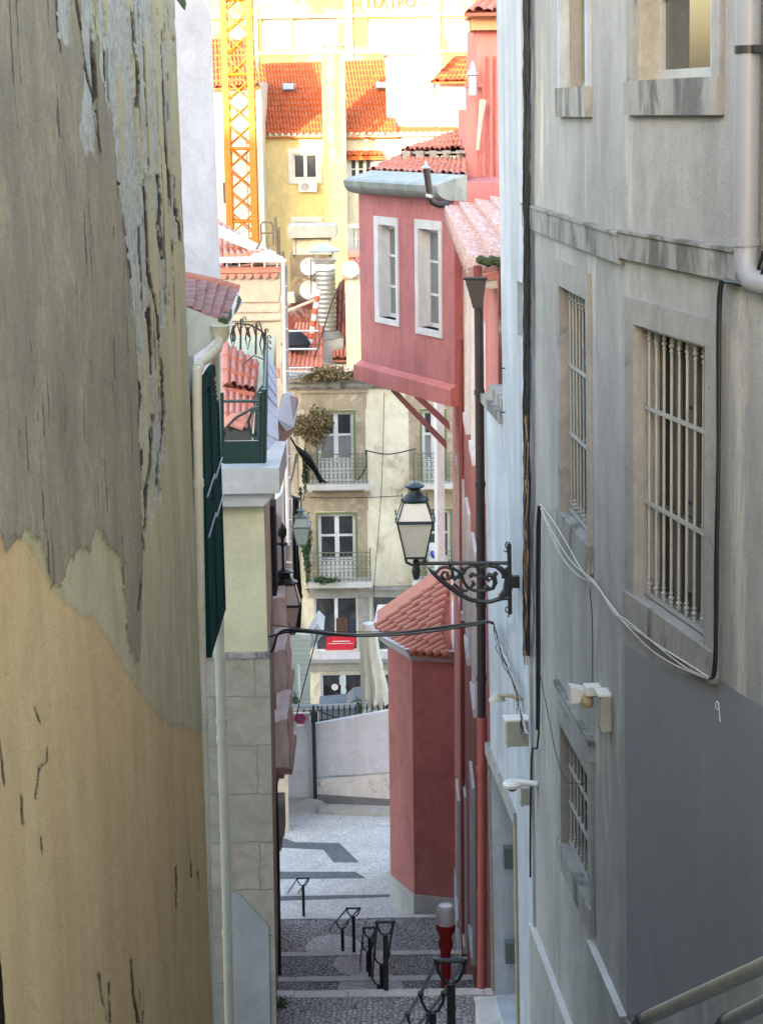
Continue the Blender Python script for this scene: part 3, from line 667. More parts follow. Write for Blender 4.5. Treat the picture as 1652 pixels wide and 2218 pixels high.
for k in range(9):
    a, b = 1066 + random.uniform(-3, 6), 1346 + random.uniform(-3, 6)
    tang.append((fp(FA, [(a, b), (1080 + random.uniform(-6, 6), 1400 + random.uniform(-15, 15)), (1096 + random.uniform(-8, 8), 1450 + random.uniform(-12, 12)), (1112 + random.uniform(-6, 12), 1500), (1125 + random.uniform(-10, 8), 1545), (1135 + random.uniform(-6, 8), 1590)], .06 + .02 * (k % 3)), .005, .012))
cables('tangled_cable', tang[:5], M['cablew'], 'pale tangled wires hanging above the small junction box', group='tangled wires by the junction box')
cables('tangled_cable', tang[5:], M['cable'], 'black tangled wires hanging above the small junction box', group='tangled wires by the junction box')
cables('telephone_wire', [(fp(FA, [(1276, 1275), (1282, 1350), (1283, 1515)], .03), .004, 0)], M['cable'], 'thin dark wire dropping down the grey wall to the upright meter box')
cables('telephone_wire', [(fp(FA, [(1165, 1440), (1185, 1540), (1205, 1640), (1225, 1690), (1250, 1698), (1275, 1695)], .05), .004, 0)], M['cable'], 'thin slack wire looping to the lower barred window')
def box_thing(name, F, r, d0, d1, m, label, lid=True, cat='junction box'):
    u0, u1, z0, z1 = r; rt = root(name, F.P((u0 + u1) / 2, z0, d0), label, cat)
    mb = MB(); mb.box(F, u0, u1, z0, z1, d0, d1); mb.build('casing', m, rt)
    if lid: mb = MB(); mb.box(F, u0 - .012, u1 + .012, z1, z1 + .018, d0, d1 + .02); mb.build('lid', M['pvc'], rt)
    mb = MB()
    for a in (.5,): mb.tube([F.P(u0 + (u1 - u0) * a, z0 + .02, d1), F.P(u0 + (u1 - u0) * a, z0 - .03, d1 - .02)], .008, 6)
    mb.build('cable_gland', M['cable'], rt)
    return rt
def fa_sz(x, y, w, h, d=.1):
    u, z = FA.hit(x, y, d); return (u - w / 2, u + w / 2, z - h / 2, z + h / 2)
box_thing('junction_box', FA, fa_sz(1108, 1585, .16, .26, .17), .0, .23, M['box'], 'grimy square junction box under the tangled wires')
box_thing('meter_box', FA, fa_sz(1285, 1541, .16, .28, .12), .0, .08, M['box'], 'upright beige meter box with white lid above the lower barred window')
box_thing('connection_box', FA, fa_sz(1126, 1722, .12, .18, .1), .0, .1, M['box'], 'small grey box below the dome camera', False)
rt = root('floodlight', FA.P(*FA.hit(1240, 1505, .15), .15), 'white floodlight turned down beside the round sensor on the grey wall', 'floodlight')
mb = MB(); u, z = FA.hit(1238, 1502, .2); mb.hexa([FA.P(u - .07, z + .04, .10), FA.P(u + .07, z + .04, .10), FA.P(u + .07, z + .07, .22), FA.P(u - .07, z + .07, .22)], [FA.P(u - .06, z - .06, .1), FA.P(u + .06, z - .06, .1), FA.P(u + .07, z - .06, .22), FA.P(u - .07, z - .06, .22)]); mb.build('head', M['pvc'], rt)
mb = MB(); mb.tube([FA.P(u, z, .14), FA.P(u - .02, z - .02, .0)], .015, 8); mb.build('arm', M['box'], rt)
rt = root('motion_sensor', FA.P(*FA.hit(1266, 1510, .12), .12), 'yellowed round motion sensor between the floodlight and the meter box', 'sensor')
mb = MB(); u, z = FA.hit(1265, 1498, .12); mb.box(FA, u - .06, u + .06, z - .02, z + .05, .0, .12); mb.build('mount', M['pvc'], rt)
mb = MB(); mb.lathe(FA.P(u, z - .09, .10), [(.01, -.045), (.04, -.035), (.055, 0), (.045, .035), (.02, .06)], 14); mb.build('head', plain('yellowed_plastic', (.42, .33, .16), .5), rt, True)
rt = root('dome_camera', FA.P(*FA.hit(1110, 1695, .2), .2), 'white dome camera on an arm beside the grey door', 'camera')
u, z = FA.hit(1109, 1697, .24); mb = MB(); mb.lathe(FA.P(u, z, .24), [(.01, .03), (.07, .025), (.095, .0), (.09, -.03), (.05, -.035)], 18); mb.tube([FA.P(u, z + .015, .2), FA.P(u - .1, z + .02, .0)], .03, 10); mb.build('housing', M['pvc'], rt, True)
mb = MB(); mb.lathe(FA.P(u, z - .03, .24), [(.055, 0), (.05, -.03), (.025, -.05), (.004, -.055)], 14); mb.build('lens_dome', M['glass'], rt, True)
rt = root('outdoor_sensor', FA.P(*FA.hit(1080, 1508, .2), .2), 'small beige lamp housing at the edge of the red facade', 'wall lamp')
u, z = FA.hit(1080, 1510, .22); mb = MB(); mb.lathe(FA.P(u, z, .24), [(.09, -.03), (.085, -.02), (.04, .03), (.01, .04)], 14); mb.build('shade', M['box'], rt, True)
mb = MB(); mb.tube([FA.P(u, z + .02, .22), FA.P(u - .12, z + .05, .12), FA.P(u - .2, z + .03, 0)], .022, 8); mb.build('arm', plain('tan_plastic', (.35, .27, .16), .6), rt)

# near handrails at the lower right corner
def handrail_near(a, b, r, label):
    rt = root('handrail', b, label, 'handrail', 'handrails at the foot of the near grey wall')
    mb = MB(); mb.tube([a, a.lerp(b, .02), b], r, 20); mb.build('rail', M['steelrail'], rt, True)
    d = (b - a).normalized(); mb = MB(); mb.tube([a - d * .02, a + d * .03], r * 1.25, 20); mb.tube([a, a - Vector((.03, 0, .02)), a - Vector((.07, .02, .09))], r * .8, 12); mb.build('end_cap', M['iron'], rt, True)
M['steelrail'] = plain('worn_brass_steel', (.40, .39, .33), .4, .35, .5, .4, 15)
handrail_near(at(1394, 2208, 8.4), at(1740, 2052, 6.6), .034, 'thick worn metal handrail crossing the lower right corner, upper one')
handrail_near(at(1572, 2214, 7.9), at(1760, 2120, 6.9), .034, 'thick worn metal handrail at the very lower right corner, lower one')
# ================================================================ left side beyond the ochre wall
# small house with green shutters
FL = Frame((XL + .02, 0), (0, 1), (1, 0))
y0 = UE + .02
yE = FL.hit(481, 1250)[0]
zr_top = at(440, 700, 14.5).z
LH = root('shutter_house', (XL, y0 + 1, -11), 'narrow cream house with green shutters behind the ochre wall', 'house')
FLb = Frame((XL - .16, 0), (0, 1), (1, 0))
mb = wall(MB(), FLb, y0, yE + .03, -11.2, zr_top - .12, [], .1, 4); mb.build('wall', M['white'], LH)
# eaves: plaster soffit block and tiled roof seen from the gable end
yr = 14.4
g = [at(400, 664, yr), at(496, 700, yr), at(478, 722, yr), at(452, 748, yr), at(414, 775, yr), at(400, 770, yr)]
mb = MB(); mb.hexa([Vector(p) for p in g], [Vector(p) + Vector((0, 1.6, 0)) for p in g]); mb.build('eaves', M['cornice'], LH)
e0, e1 = at(390, 640, yr - .05), at(500, 692, yr - .05); e2, e3 = at(512, 640, yr + 1.1), at(390, 600, yr + 1.1)
mb = MB()
A_, B_, C_, D_ = at(398, 660, yr), at(488, 700, yr), at(514, 633, yr + 1.3), at(398, 606, yr + 1.3)
# tile courses run across the slope: columns from the ridge side down to the gutter
mb.tiles(B_, C_, D_, A_, 5, 5, .035, .03); mb.build('roof', M['roof_p'], LH)
mb = MB(); mb.tube([at(396, 598, yr + 1.35), at(455, 610, yr + 1.35), at(518, 628, yr + 1.35)], .045, 10)
for q in (0.02, .33, .66):
    a = at(396, 600, yr + 1.35).lerp(at(518, 630, yr + 1.35), q); b = at(396, 600, yr + 1.35).lerp(at(518, 630, yr + 1.35), q + .28); mb.tube([a, b], [.055, .04], 10)
mb.build('ridge_tiles', M['roof_r'], LH)
mb = MB(); mb.tube([at(494, 722, yr - .02), at(503, 670, yr + .5), at(515, 636, yr + 1.3)], .022, 8); gt = mb.build('gutter', M['pipe_cream'], LH, True)
mb = MB(); a, b = at(482, 700, yr), at(512, 650, yr + 1.1); mb.tube([a, a.lerp(b, .5), b], .045, 8); mb.build('leaf_litter', M['moss'], LH)
mb = MB(); hp = at(478, 716, yr - .03); mb.lathe(hp, [(.04, -.09), (.06, -.06), (.07, .03), (.08, .04), (.075, .045)], 12); mb.build('hopper', M['pipe_cream'], LH, True)
def pipe(pts, r, m, parent, name='drainpipe', joints=()):
    mb = MB(); mb.tube(pts, r, 18); o = mb.build(name, m, parent, True)
    if joints:
        for i, t in joints:
            mb = MB(); c = Vector(pts[i]).lerp(Vector(pts[i + 1]), t); d = (Vector(pts[i + 1]) - Vector(pts[i])).normalized()
            mb.tube([c - d * .03, c + d * .03], r * 1.18, 18)
            mb.build('collar', m, o, True)
    return o
Yp = UE + .12
yy = Yp
pipe([at(478, 730, yr - .05), at(472, 752, yr - .12), at(450, 775, yr - .3), at(432, 788, Yp + .2), at(427, 805, Yp + .05), at(427, 850, Yp), at(430, 1050, Yp), at(437, 1450, Yp), at(441, 1560, Yp), at(448, 1900, Yp), at(455, 2300, Yp)], .036, M['pipe_rust'], LH, joints=[(1, .2), (3, .5), (5, .98), (7, .0), (8, .0), (9, .05), (9, .75)])
Yq = yE + .75
pipe([at(465, 760, Yq - .6), at(466, 860, Yq - .3), at(470, 1100, Yq), at(476, 1420, Yq), at(480, 1560, Yq), at(490, 1900, Yq), at(499, 2300, Yq)], .045, M['pipe_cream'], LH, joints=[(3, 0), (4, .0), (4, .12), (5, .3)])
M['shutter'] = plain('matt_green_paint', (.006, .035, .028), .95, 0, .05, .3, 12)
# green shutter pair standing off the wall
shp = [(440, 822), (466, 800), (477, 1000), (478, 1230), (478, 1345), (462, 1428), (452, 1432)]
mb = MB(); Fs = FLb; dd = .155
pts = [Fs.hit(x, y, dd) for x, y in shp]
u_a, u_b = Fs.hit(441, 1000, dd)[0], Fs.hit(477, 1000, dd)[0]
zt0, zt1 = Fs.hit(441, 826, dd)[1], Fs.hit(454, 1430, dd)[1]
for k, (a, b) in enumerate(((u_a, u_a + (u_b - u_a) * .49), (u_a + (u_b - u_a) * .51, u_b))):
    sm = MB()
    for (p, q) in ((a, a + .05), (b - .05, b)): sm.box(Fs, p, q, zt1, zt0, dd - .03, dd + .01)
    for z in (zt0 - .05, (zt0 + zt1) / 2, zt1 + .05): sm.box(Fs, a + .05, b - .05, z - .05, z + .05, dd - .028, dd + .008)
    zz = zt1 + .12
    while zz < zt0 - .12:
        sm.add([Fs.P(a + .05, zz, dd - .025), Fs.P(b - .05, zz, dd - .025), Fs.P(b - .05, zz - .035, dd + .004), Fs.P(a + .05, zz - .035, dd + .004)], [(0, 1, 2, 3)]); zz += .045
    sm.box(Fs, a + .01, b - .01, zt1 + .01, zt0 - .01, dd - .05, dd - .032)
    s_ = sm.build('shutter', M['shutter'], LH)
    rm = MB()
    for z in (zt0 - .9, zt1 + 1.0): rm.tube([Fs.P(a + .02, z, dd + .02), Fs.P(b - .02, z + .05, dd + .02)], .008, 6)
    rm.build('stay', M['pipe_grey'], s_)
# house on the corner: pale olive render above limestone blocks
YC = 21.5
FC = front(YC); CH = root('corner_house', (-1.9, YC, -11.4), 'pale olive house on limestone blocks with grey cornice and a green iron balcony', 'house')
xR, _ = FC.hit(577, 1300); xRb, _ = FC.hit(586, 1800); xL = -4.0
zct, zcb = FC.hit(500, 1008)[1], FC.hit(500, 1092)[1]; zst = FC.hit(500, 1424)[1]
mb = MB(); mb.hexa([FC.P(xL, zst), FC.P(xR, zst), FC.P(xR, zcb), FC.P(xL, zcb)], [FC.P(xL, zst, -17), FC.P(xR - .75, zst, -17), FC.P(xR - .75, zcb, -17), FC.P(xL, zcb, -17)]); mb.build('wall', M['olive'], CH)
mb = MB(); mb.hexa([FC.P(xL, -12, .03), FC.P(xRb - .0, -12, .03), FC.P(xR + .02, zst, .03), FC.P(xL, zst, .03)], [FC.P(xL, -12, -5), FC.P(xRb - .25, -12, -5), FC.P(xR - .22, zst, -5), FC.P(xL, zst, -5)]); mb.build('stone_base', M['block'], CH)
mb = MB(); mb.box(FC, xL, xR + .03, zst, zst + .07, -.02, .05); mb.build('string_course', M['stonedark'], CH)
mb = MB(); mb.prism(FC, [FC.hit(x, y, .035) for x, y in ((490, 1925), (520, 1938), (582, 2006), (586, 2230), (490, 2230))], .02, .045); mb.build('cement_patch', plaster('blue_grey_cement', (.30, .32, .33), (.36, .38, .385), 2, .7), CH)
xc = FC.hit(607, 1030)[0]; xc2 = FC.hit(592, 1075)[0]; zm = FC.hit(500, 1062)[1]
mb = MB(); mb.box(FC, xL, xc, zm, zct, -1.6, .22)
pr = [(xR, zcb), (xR + .02, zcb + .01), (xc2, zm - .05), (xc2 + .03, zm), (xL, zm), (xL, zcb)]
mb.prism(FC, pr, -1.2, .14); mb.build('cornice', M['cornice'], CH)
# terrace wall sheet (lead strip at the right) and little roofs behind the balcony
YT = 21.9
l0, l1, l2, l3 = at(575, 1006, YT), at(606, 1008, YT + .4), at(598, 800, YT + 4.5), at(580, 760, YT + 5.2)
mb = MB(); n_ = 9
for k in range(n_):
    t0, t1 = k / n_, (k + 1) / n_
    a, b, c, d = l0.lerp(l3, t0), l1.lerp(l2, t0), l1.lerp(l2, t1), l0.lerp(l3, t1); up = Vector((0, 0, .02))
    mb.hexa([a + up, b + up, c, d], [a - up * 2, b - up * 2, c - up * 2, d - up * 2])
mb.build('lead_roof', M['slate'], CH)
mb = MB(); A_, B_, C_, D_ = at(484, 935, 23.4), at(545, 935, 23.4), at(560, 800, 26), at(478, 742, 26.2)
mb.tiles(A_, B_, C_, D_, 5, 6, .05, .04); mb.build('roof', M['roof_s'], CH)
mb = MB(); A_, B_, C_, D_ = at(484, 838, 24.6), at(552, 850, 24.6), at(562, 786, 26.2), at(484, 742, 26.2)
mb.tiles(A_, B_, C_, D_, 5, 3, .05, .05); mb.build('roof', M['roof_r'], CH)
mb = MB(); mb.hexa([at(545, 1000, 23.2), at(577, 1000, 23.2), at(577, 830, 24.6), at(556, 860, 24.6)], [at(545, 1002, 23.8), at(577, 1002, 23.8), at(577, 820, 25.4), at(556, 850, 25.4)])
mb.hexa([at(480, 1000, 23.2), at(546, 1000, 23.2), at(546, 930, 23.2), at(480, 930, 23.2)], [at(480, 1000, 23.8), at(546, 1000, 23.8), at(546, 930, 23.8), at(480, 930, 23.8)])
mb.build('parapet', plain('dark_flashing', (.06, .065, .065), .7), CH)
mb = MB(); mb.tube([at(486, 925, 23.2), at(505, 905, 23.2), at(520, 903, 23.2), at(530, 915, 23.2)], .06, 8); mb.tube([at(500, 915, 23.15), at(528, 925, 23.15)], .05, 8); mb.build('broken_tile', M['roof_s'], CH)
# green balcony rail on the cornice
BR = root('iron_balcony_rail', FC.P(FC.hit(525, 1004)[0], zct, .1), 'dark green iron balcony rail standing on the grey cornice', 'railing')
Fg = front(YC - .12); mb = MB()
def gl(l, r): mb.tube([Fg.P(*Fg.hit(x, y)) for x, y in l], r, 8)
gl([(482, 1003), (481, 850)], .022); gl([(570, 1003), (572, 842)], .03); gl([(563, 1003), (564, 850)], .022)
gl([(480, 869), (572, 869)], .018); gl([(482, 1000), (572, 1000)], .02); gl([(482, 935), (510, 905), (540, 888), (562, 880)], .017)
gl([(560, 885), (545, 892), (538, 912), (541, 935), (552, 950), (560, 948)], .017)
gl([(482, 925), (490, 945), (500, 935), (494, 925)], .014)
mb.build('rails', M['green'], BR, True)
mb = MB(); mb.box(Fg, Fg.hit(484, 980)[0], Fg.hit(566, 980)[0], Fg.hit(500, 1004)[1], Fg.hit(500, 955)[1], -.02, .02); mb.build('solid_panel', M['green'], BR)
mb = MB(); Yb = YC - .1
for s_, e_ in (((572, 842), (578, 700)),): mb.tube([at(*s_, YC + .3), at(576, 760, YC + 1.6)], .02, 8)
mb.tube([at(574, 1000, YC + .2), at(577, 840, YC + .9), at(577, 750, YC + 2.2)], .02, 8); mb.build('side_rail', M['green'], BR, True)
# wrought fence with arches behind
WF = root('wrought_iron_fence', at(540, 800, 25.5), 'wrought iron fence of arches and curls above the red tiled roof', 'railing')
mb = MB(); Fw = front(25.5)
def wl(l, r=.011): mb.tube([Fw.P(*Fw.hit(x, y)) for x, y in l], r, 6)
top = [(500, 716), (512, 700), (540, 703), (562, 714), (574, 724)]; wl(top, .014); wl([(500, 805), (520, 795), (550, 770), (575, 780)], .01)
for x, ya, yb in ((522, 690, 758), (555, 700, 768), (575, 712, 860), (506, 705, 740), (573, 720, 800)): wl([(x, ya), (x - 1, yb)], .014)
for cx, cy in ((505, 730), (537, 733), (568, 745)): wl([(cx, cy - 25), (cx + 5, cy), (cx, cy + 25), (cx - 5, cy), (cx, cy - 25)])
for cx, cy in ((530, 690), (560, 700), (578, 716), (583, 730), (583, 742), (583, 755)): wl([(cx - 3, cy + 8), (cx - 4, cy), (cx, cy - 4), (cx + 4, cy), (cx + 1, cy + 3)], .009)
for x0_, x1_ in ((507, 522), (522, 539), (539, 555), (555, 572)): wl([(x0_, 712), ((x0_ + x1_) / 2, 702), (x1_, 730)])
mb.build('bars', M['iron'], WF, True)
# tall white tower-like gable behind
YW = 27.5
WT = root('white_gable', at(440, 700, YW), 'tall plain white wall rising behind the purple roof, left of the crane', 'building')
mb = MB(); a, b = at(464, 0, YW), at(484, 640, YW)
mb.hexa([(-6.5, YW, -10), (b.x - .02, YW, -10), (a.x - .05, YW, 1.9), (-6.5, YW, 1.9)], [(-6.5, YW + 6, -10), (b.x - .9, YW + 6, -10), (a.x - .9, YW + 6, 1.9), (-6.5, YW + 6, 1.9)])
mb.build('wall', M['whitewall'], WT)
# pinkish row with wrapped balconies, the long left side of the lower alley
PR = root('pink_row_house', (-2.2, 33, -17), 'pinkish house along the lower left side of the alley', 'house')
q0, q1 = Vector((-1.80, 26.2, 0)), Vector((-2.62, 39.8, 0)); dv = (q1 - q0).normalized(); FP = Frame((q0.x, q0.y), (dv.x, dv.y), (dv.y, -dv.x))
ztop = at(590, 1262, 33).z
LP = (q1 - q0).length
mb = wall(MB(), FP, 0, LP, -20, ztop, [(1.0, 2.0, -15.5, -11.55)], .15, 3); mb.build('wall', plaster('pink_stone_wall', (.52, .42, .38), (.60, .50, .45), 2, .4), PR)
mb = MB(); mb.box(FP, -.6, LP, ztop, ztop + .25, -.3, .22); mb.build('eaves', M['brownstone'], PR)
mb = MB(); mb.box(FP, .6, .75, -19, -11.2, 0.0, .13); mb.build('dark_post', M['iron'], PR)
F25 = front(25.6); r = F25.rect(570, 1090, 585, 1440); mb = MB(); mb.box(F25, r[0], r[1], r[2], r[3], -.6, 0); mb.build('pink_strip', plaster('pale_pink_render', (.62, .50, .46), (.70, .58, .54), 2, .4), PR)
r = F25.rect(585, 1097, 596, 1292); mb = MB(); mb.box(F25, r[0] + .002, r[1], r[2], r[3], -.5, -.02); mb.build('dark_shutter', M['netting'], PR)
def wrapped_balcony(Yb, pxr, ybot, ytop, label, pxl=586):
    rt = root('balcony', at((pxl + pxr) / 2, ybot, Yb), label, 'balcony', 'cloth-wrapped balconies of the pink house')
    b0, b1 = at(pxl - 22, ybot, Yb), at(pxr, ybot, Yb); t0, t1 = at(pxl - 22, ytop, Yb), at(pxr - 6, ytop + 14, Yb)
    mb = MB(); nu, nz, nd = 10, 9, 5; D = 1.5
    def pt(i, j, side):
        s, q = i / nu, j / nz; p = b0.lerp(b1, s).lerp(t0.lerp(t1, s), q)
        w = .022 * math.sin(s * 11 + q * 4) * (q * .8 + .2) + .012 * math.sin(q * 9 + s * 3)
        return p + Vector((-.008 * abs(math.sin(q * 7)), (w if side == 0 else D - w), -.06 * q * math.sin(s * 3.14 * 1.5)))
    g0 = [[pt(i, j, 0) for i in range(nu + 1)] for j in range(nz + 1)]; g1 = [[pt(i, j, 1) for i in range(nu + 1)] for j in range(nz + 1)]
    def grid(g):
        b = len(mb.v); n = len(g[0]); mb.v += [tuple(p) for r in g for p in r]
        mb.f += [(b + j * n + i, b + j * n + i + 1, b + (j + 1) * n + i + 1, b + (j + 1) * n + i) for j in range(len(g) - 1) for i in range(n - 1)]
    grid(g0); grid(g1)
    grid([[g0[j][nu].lerp(g1[j][nu], k / nd) + Vector((.014 * math.sin(k * 2.1 + j), 0, 0)) for k in range(nd + 1)] for j in range(nz + 1)])
    grid([[g0[nz][i].lerp(g1[nz][i], k / nd) - Vector((0, 0, .07 * math.sin(3.14 * k / nd))) for k in range(nd + 1)] for i in range(nu + 1)])
    mb.build('cloth_cover', M['pink'], rt, True)
    mb = MB(); F_ = front(Yb - .03); u1 = F_.hit(pxr, ybot)[0]; u0 = F_.hit(pxl - 22, ybot)[0]; z = F_.hit(pxr, ybot)[1]; 
    mb.box(F_, u0, u1 + .03, z - .09, z, -D - .1, .03); mb.box(F_, u0, u1 - .1, z - .17, z - .09, -D, .0); mb.prism(F_, [(u0, z - .55), (u0 + .22, z - .5), (u1 - .18, z - .17), (u0, z - .17)], -.05, -.35)
    mb.prism(F_, [(u0, z - .55), (u0 + .22, z - .5), (u1 - .18, z - .17), (u0, z - .17)], -1.0, -1.3)
    mb.build('corbel_slab', M['brownstone'], rt)
wrapped_balcony(27.5, 629, 1664, 1552, 'lowest and nearest pinkish cloth-wrapped balcony, above the dark post')
wrapped_balcony(31.2, 625, 1508, 1400, 'middle pinkish cloth-wrapped balcony below the black cable')
wrapped_balcony(34.9, 619, 1383, 1286, 'farthest pinkish cloth-wrapped balcony beside the black lantern')
mb = MB(); Fq = front(27.2); 
rt = root('black_downpipe', at(600, 2100, 26.6), 'black downpipe at the left edge of the lower stairs', 'drainpipe')
mb.tube([at(593, 1695, 26.6), at(598, 1850, 26.6), at(602, 2110, 26.6)], .055, 12); mb.tube([at(589, 1830, 26.3), at(592, 2105, 26.3)], .02, 8); mb.build('pipe', M['iron'], rt, True)
mb = MB(); c = at(606, 1790, 26.9); mb.box(front(26.8), c.x - .15, c.x + .07, c.z - .12, c.z + .4, -.5, .05); mb.box(front(26.8), c.x - .15, c.x + .02, c.z - .35, c.z - .12, -.4, .02); mb.build('stone_bracket', M['stone'], rt)

# ================================================================ lanterns
def lantern(rt, c, s, mf, mg, base=True, cap='full', zf=1.0):
    "square tapering street lantern; c = bottom centre of the glass body, s = overall width at the shoulder"
    c = Vector(c); w0, w1, w2 = s * .27, s * .47, s * .30; h1, h2 = s * .98, s * .52 * zf
    def sq(w, z): return [c + Vector((a * w, b * w, z)) for a, b in ((-1, -1), (1, -1), (1, 1), (-1, 1))]
    A_, B_, D_ = sq(w0, 0), sq(w1, h1), sq(w2, h1 + h2)
    mb = MB()
    for P_, Q_ in ((A_, B_), (B_, D_)):
        for p, q in zip(P_, Q_): mb.tube([p, q], s * .022, 6)
    for P_, r in ((A_, .025), (B_, .035), (D_, .028)):
        for i in range(4): mb.tube([P_[i], P_[(i + 1) % 4]], s * r, 6)
    lip = sq(w1 * 1.06, h1 - .01); lip2 = sq(w1 * 1.06, h1 + s * .04); mb.hexa(lip, lip2)
    mb.hexa(sq(w0 * 1.04, -s * .04), sq(w0 * 1.04, -.002))
    for p in sq(w1 * 1.08, h1 + s * .04): mb.lathe(p, [(s * .03, 0), (s * .012, s * .05), (s * .03, s * .09), (s * .004, s * .15)], 8)
    for p in sq(w2 * 1.1, h1 + h2 + s * .03): mb.lathe(p, [(s * .02, 0), (s * .01, s * .04), (s * .022, s * .07), (s * .003, s * .11)], 8)
    mb.build('frame', mf, rt)
    mb = MB(); k = .985; Ai, Bi, Di = sq(w0 * k, .004), sq(w1 * k - .004, h1 - .012), sq(w2 * k, h1 + h2 - .004)
    Bj = sq(w1 * k - .004, h1 + s * .045)
    for i in range(4):
        j = (i + 1) % 4; mb.quad(Ai[i], Ai[j], Bi[j], Bi[i]); mb.quad(Bj[i], Bj[j], Di[j], Di[i])
    mb.build('glass_panel', mg, rt)
    mb = MB(); z = h1 + h2
    prof = [(w2 * 1.25, z), (w2 * 1.3, z + s * .05), (w2 * .95, z + s * .1), (w2 * .62, z + s * .2), (w2 * .48, z + s * .27), (w2 * .5, z + s * .31), (w2 * .85, z + s * .37), (w2 * .88, z + s * .40), (w2 * .45, z + s * .46), (.004, z + s * .50)]
    mb.lathe(c, prof, 20); mb.build('chimney_cap', mf, rt, True)
    return w0, h1 + h2
gm = M['iron']
lc = at(899, 1203, 18.2)
LT = root('street_lantern', lc - Vector((0, 0, .3)), 'large black street lantern on a scrolled bracket, right of centre', 'street lamp')
lantern(LT, lc, .375, plain('dark_green_iron', (.012, .025, .022), .4, 0, .5, .4, 20), M['lampglass'])
mb = MB()
for sx in (-1, 1): mb.tube([lc + Vector((sx * .10, 0, -.02)), lc + Vector((sx * .09, 0, -.07)), lc + Vector((sx * .03, 0, -.10)), lc + Vector((0, 0, -.11))], .014, 8)
pv = at(901, 1235, 18.2); mb.lathe(pv, [(.01, -.10), (.035, -.07), (.045, .0), (.03, .05), (.035, .09), (.01, .12)], 12)
mb.build('cradle', gm, LT, True)
Fbk = front(18.2)
mb = MB()
def bk_(l, r): mb.tube([Fbk.P(*Fbk.hit(x, y)) for x, y in l], r, 8)
def CV(l):  # crop of the bracket, measured coordinates
    return [(886.6 + .1533 * x, 1019.5 + .1533 * y) for x, y in l]
bk_(CV([(100, 1310), (160, 1310), (1400, 1305)]), .019)
bk_([(1102, 1178), (1103, 1240), (1104, 1330)], .022)
bk_(CV([(265, 1370), (310, 1430), (400, 1510), (520, 1610), (700, 1740), (850, 1820), (1000, 1850), (1150, 1850), (1300, 1800), (1400, 1790)]), [.008, .016, .022, .026, .026, .024, .022, .022, .026, .03])
bk_(CV([(310, 1430), (380, 1440), (430, 1380), (510, 1360), (600, 1390), (610, 1480), (560, 1530), (490, 1530), (450, 1480), (480, 1430), (530, 1440), (540, 1480)]), .016)
bk_(CV([(600, 1370), (680, 1420), (740, 1480), (760, 1560), (820, 1650), (900, 1690), (1000, 1700), (1080, 1690), (1180, 1660), (1210, 1580), (1190, 1490), (1120, 1470), (1080, 1510), (1120, 1560), (1160, 1520)]), [.016] * 8 + [.022, .026, .03, .026, .02, .016, .012])
bk_(CV([(760, 1460), (800, 1380), (880, 1340), (950, 1360), (980, 1440), (930, 1480), (880, 1450)]), .017)
bk_(CV([(980, 1440), (1020, 1370), (1100, 1340), (1220, 1350), (1300, 1400), (1340, 1450), (1330, 1500), (1300, 1500)]), [.016, .018, .02, .024, .03, .034, .03, .02])
bk_(CV([(600, 1500), (640, 1530), (700, 1480), (720, 1430)]), .02)
bk_(CV([(620, 1600), (700, 1660), (800, 1700), (870, 1640), (920, 1600), (880, 1560)]), .015)
bk_(CV([(570, 1310), (575, 1360)]), .02); bk_(CV([(1140, 1290), (1145, 1340)]), .024)
bk_(CV([(1350, 1380), (1400, 1420), (1395, 1600), (1380, 1700), (1280, 1790)]), [.02, .03, .05, .05, .03])
bk_(CV([(1330, 1130), (1370, 1150), (1380, 1110), (1350, 1060), (1370, 1010), (1410, 1010), (1420, 1050)]), .007)
bk_(CV([(1390, 2070), (1410, 2020), (1350, 1980), (1360, 1930), (1400, 1925)]), .007)
for x, y, q in ((700, 1490, .03), (640, 1520, .028), (870, 1480, .028), (900, 1610, .022), (1010, 1500, .03), (1210, 1460, .03), (745, 1390, .022), (760, 1700, .02), (1090, 1650, .03), (540, 1480, .02)):
    p = Fbk.P(*Fbk.hit(886.6 + .1533 * x, 1019.5 + .1533 * y)); mb.lathe(p, [(.004, -q), (q * .8, -q * .5), (q, 0), (q * .7, q * .5), (.004, q)], 8)
wz = Fbk.hit(1104, 1260)
mb.box(Fbk, wz[0] - .02, wz[0] + .3, wz[1] - .06, wz[1] + .06, -.03, .03)
mb.build('bracket', gm, LT, True)
lc = at(622, 1363, 35.6) + Vector((0, 0, 0))
LB = root('street_lantern', lc - Vector((0, 0, .2)), 'dark street lantern half hidden by the pinkish balconies on the left', 'street lamp')
lantern(LB, at(622, 1368, 36.2), .60, gm, M['lampglass'], zf=1.35)
mb = MB(); a = at(614, 1250, 36.2); mb.lathe(a, [(.13, 0), (.16, .04), (.06, .12), (.03, .2), (.03, .62), (.07, .68), (.03, .72), (.035, .8), (.085, .85), (.09, 1.0), (.04, 1.06), (.01, 1.12)], 12); mb.tube([a + Vector((-.8, 0, .68)), a + Vector((.1, 0, .68))], .025, 8); mb.tube([a + Vector((-.75, 0, .68)), a + Vector((-.75, 0, -.6))], .03, 8); mb.build('hanger', gm, LB, True)
LG = root('street_lantern', at(653, 1180, 50), 'small grey street lantern hanging on a thin stem in front of the yellow facade', 'street lamp')
lantern(LG, at(654, 1178, 50), .50, plain('grey_green_iron', (.13, .16, .16), .5), plain('pale_lamp_glass', (.42, .46, .42), .3))
mb = MB(); a = at(652, 1105, 50); mb.tube([a, a + Vector((0, 0, .45))], .02, 8); mb.tube([a + Vector((0, 0, .3)), a + Vector((-.25, .3, .33)), a + Vector((-.4, 1.2, .25)), a + Vector((-.45, 8.2, .1))], .035, 8)
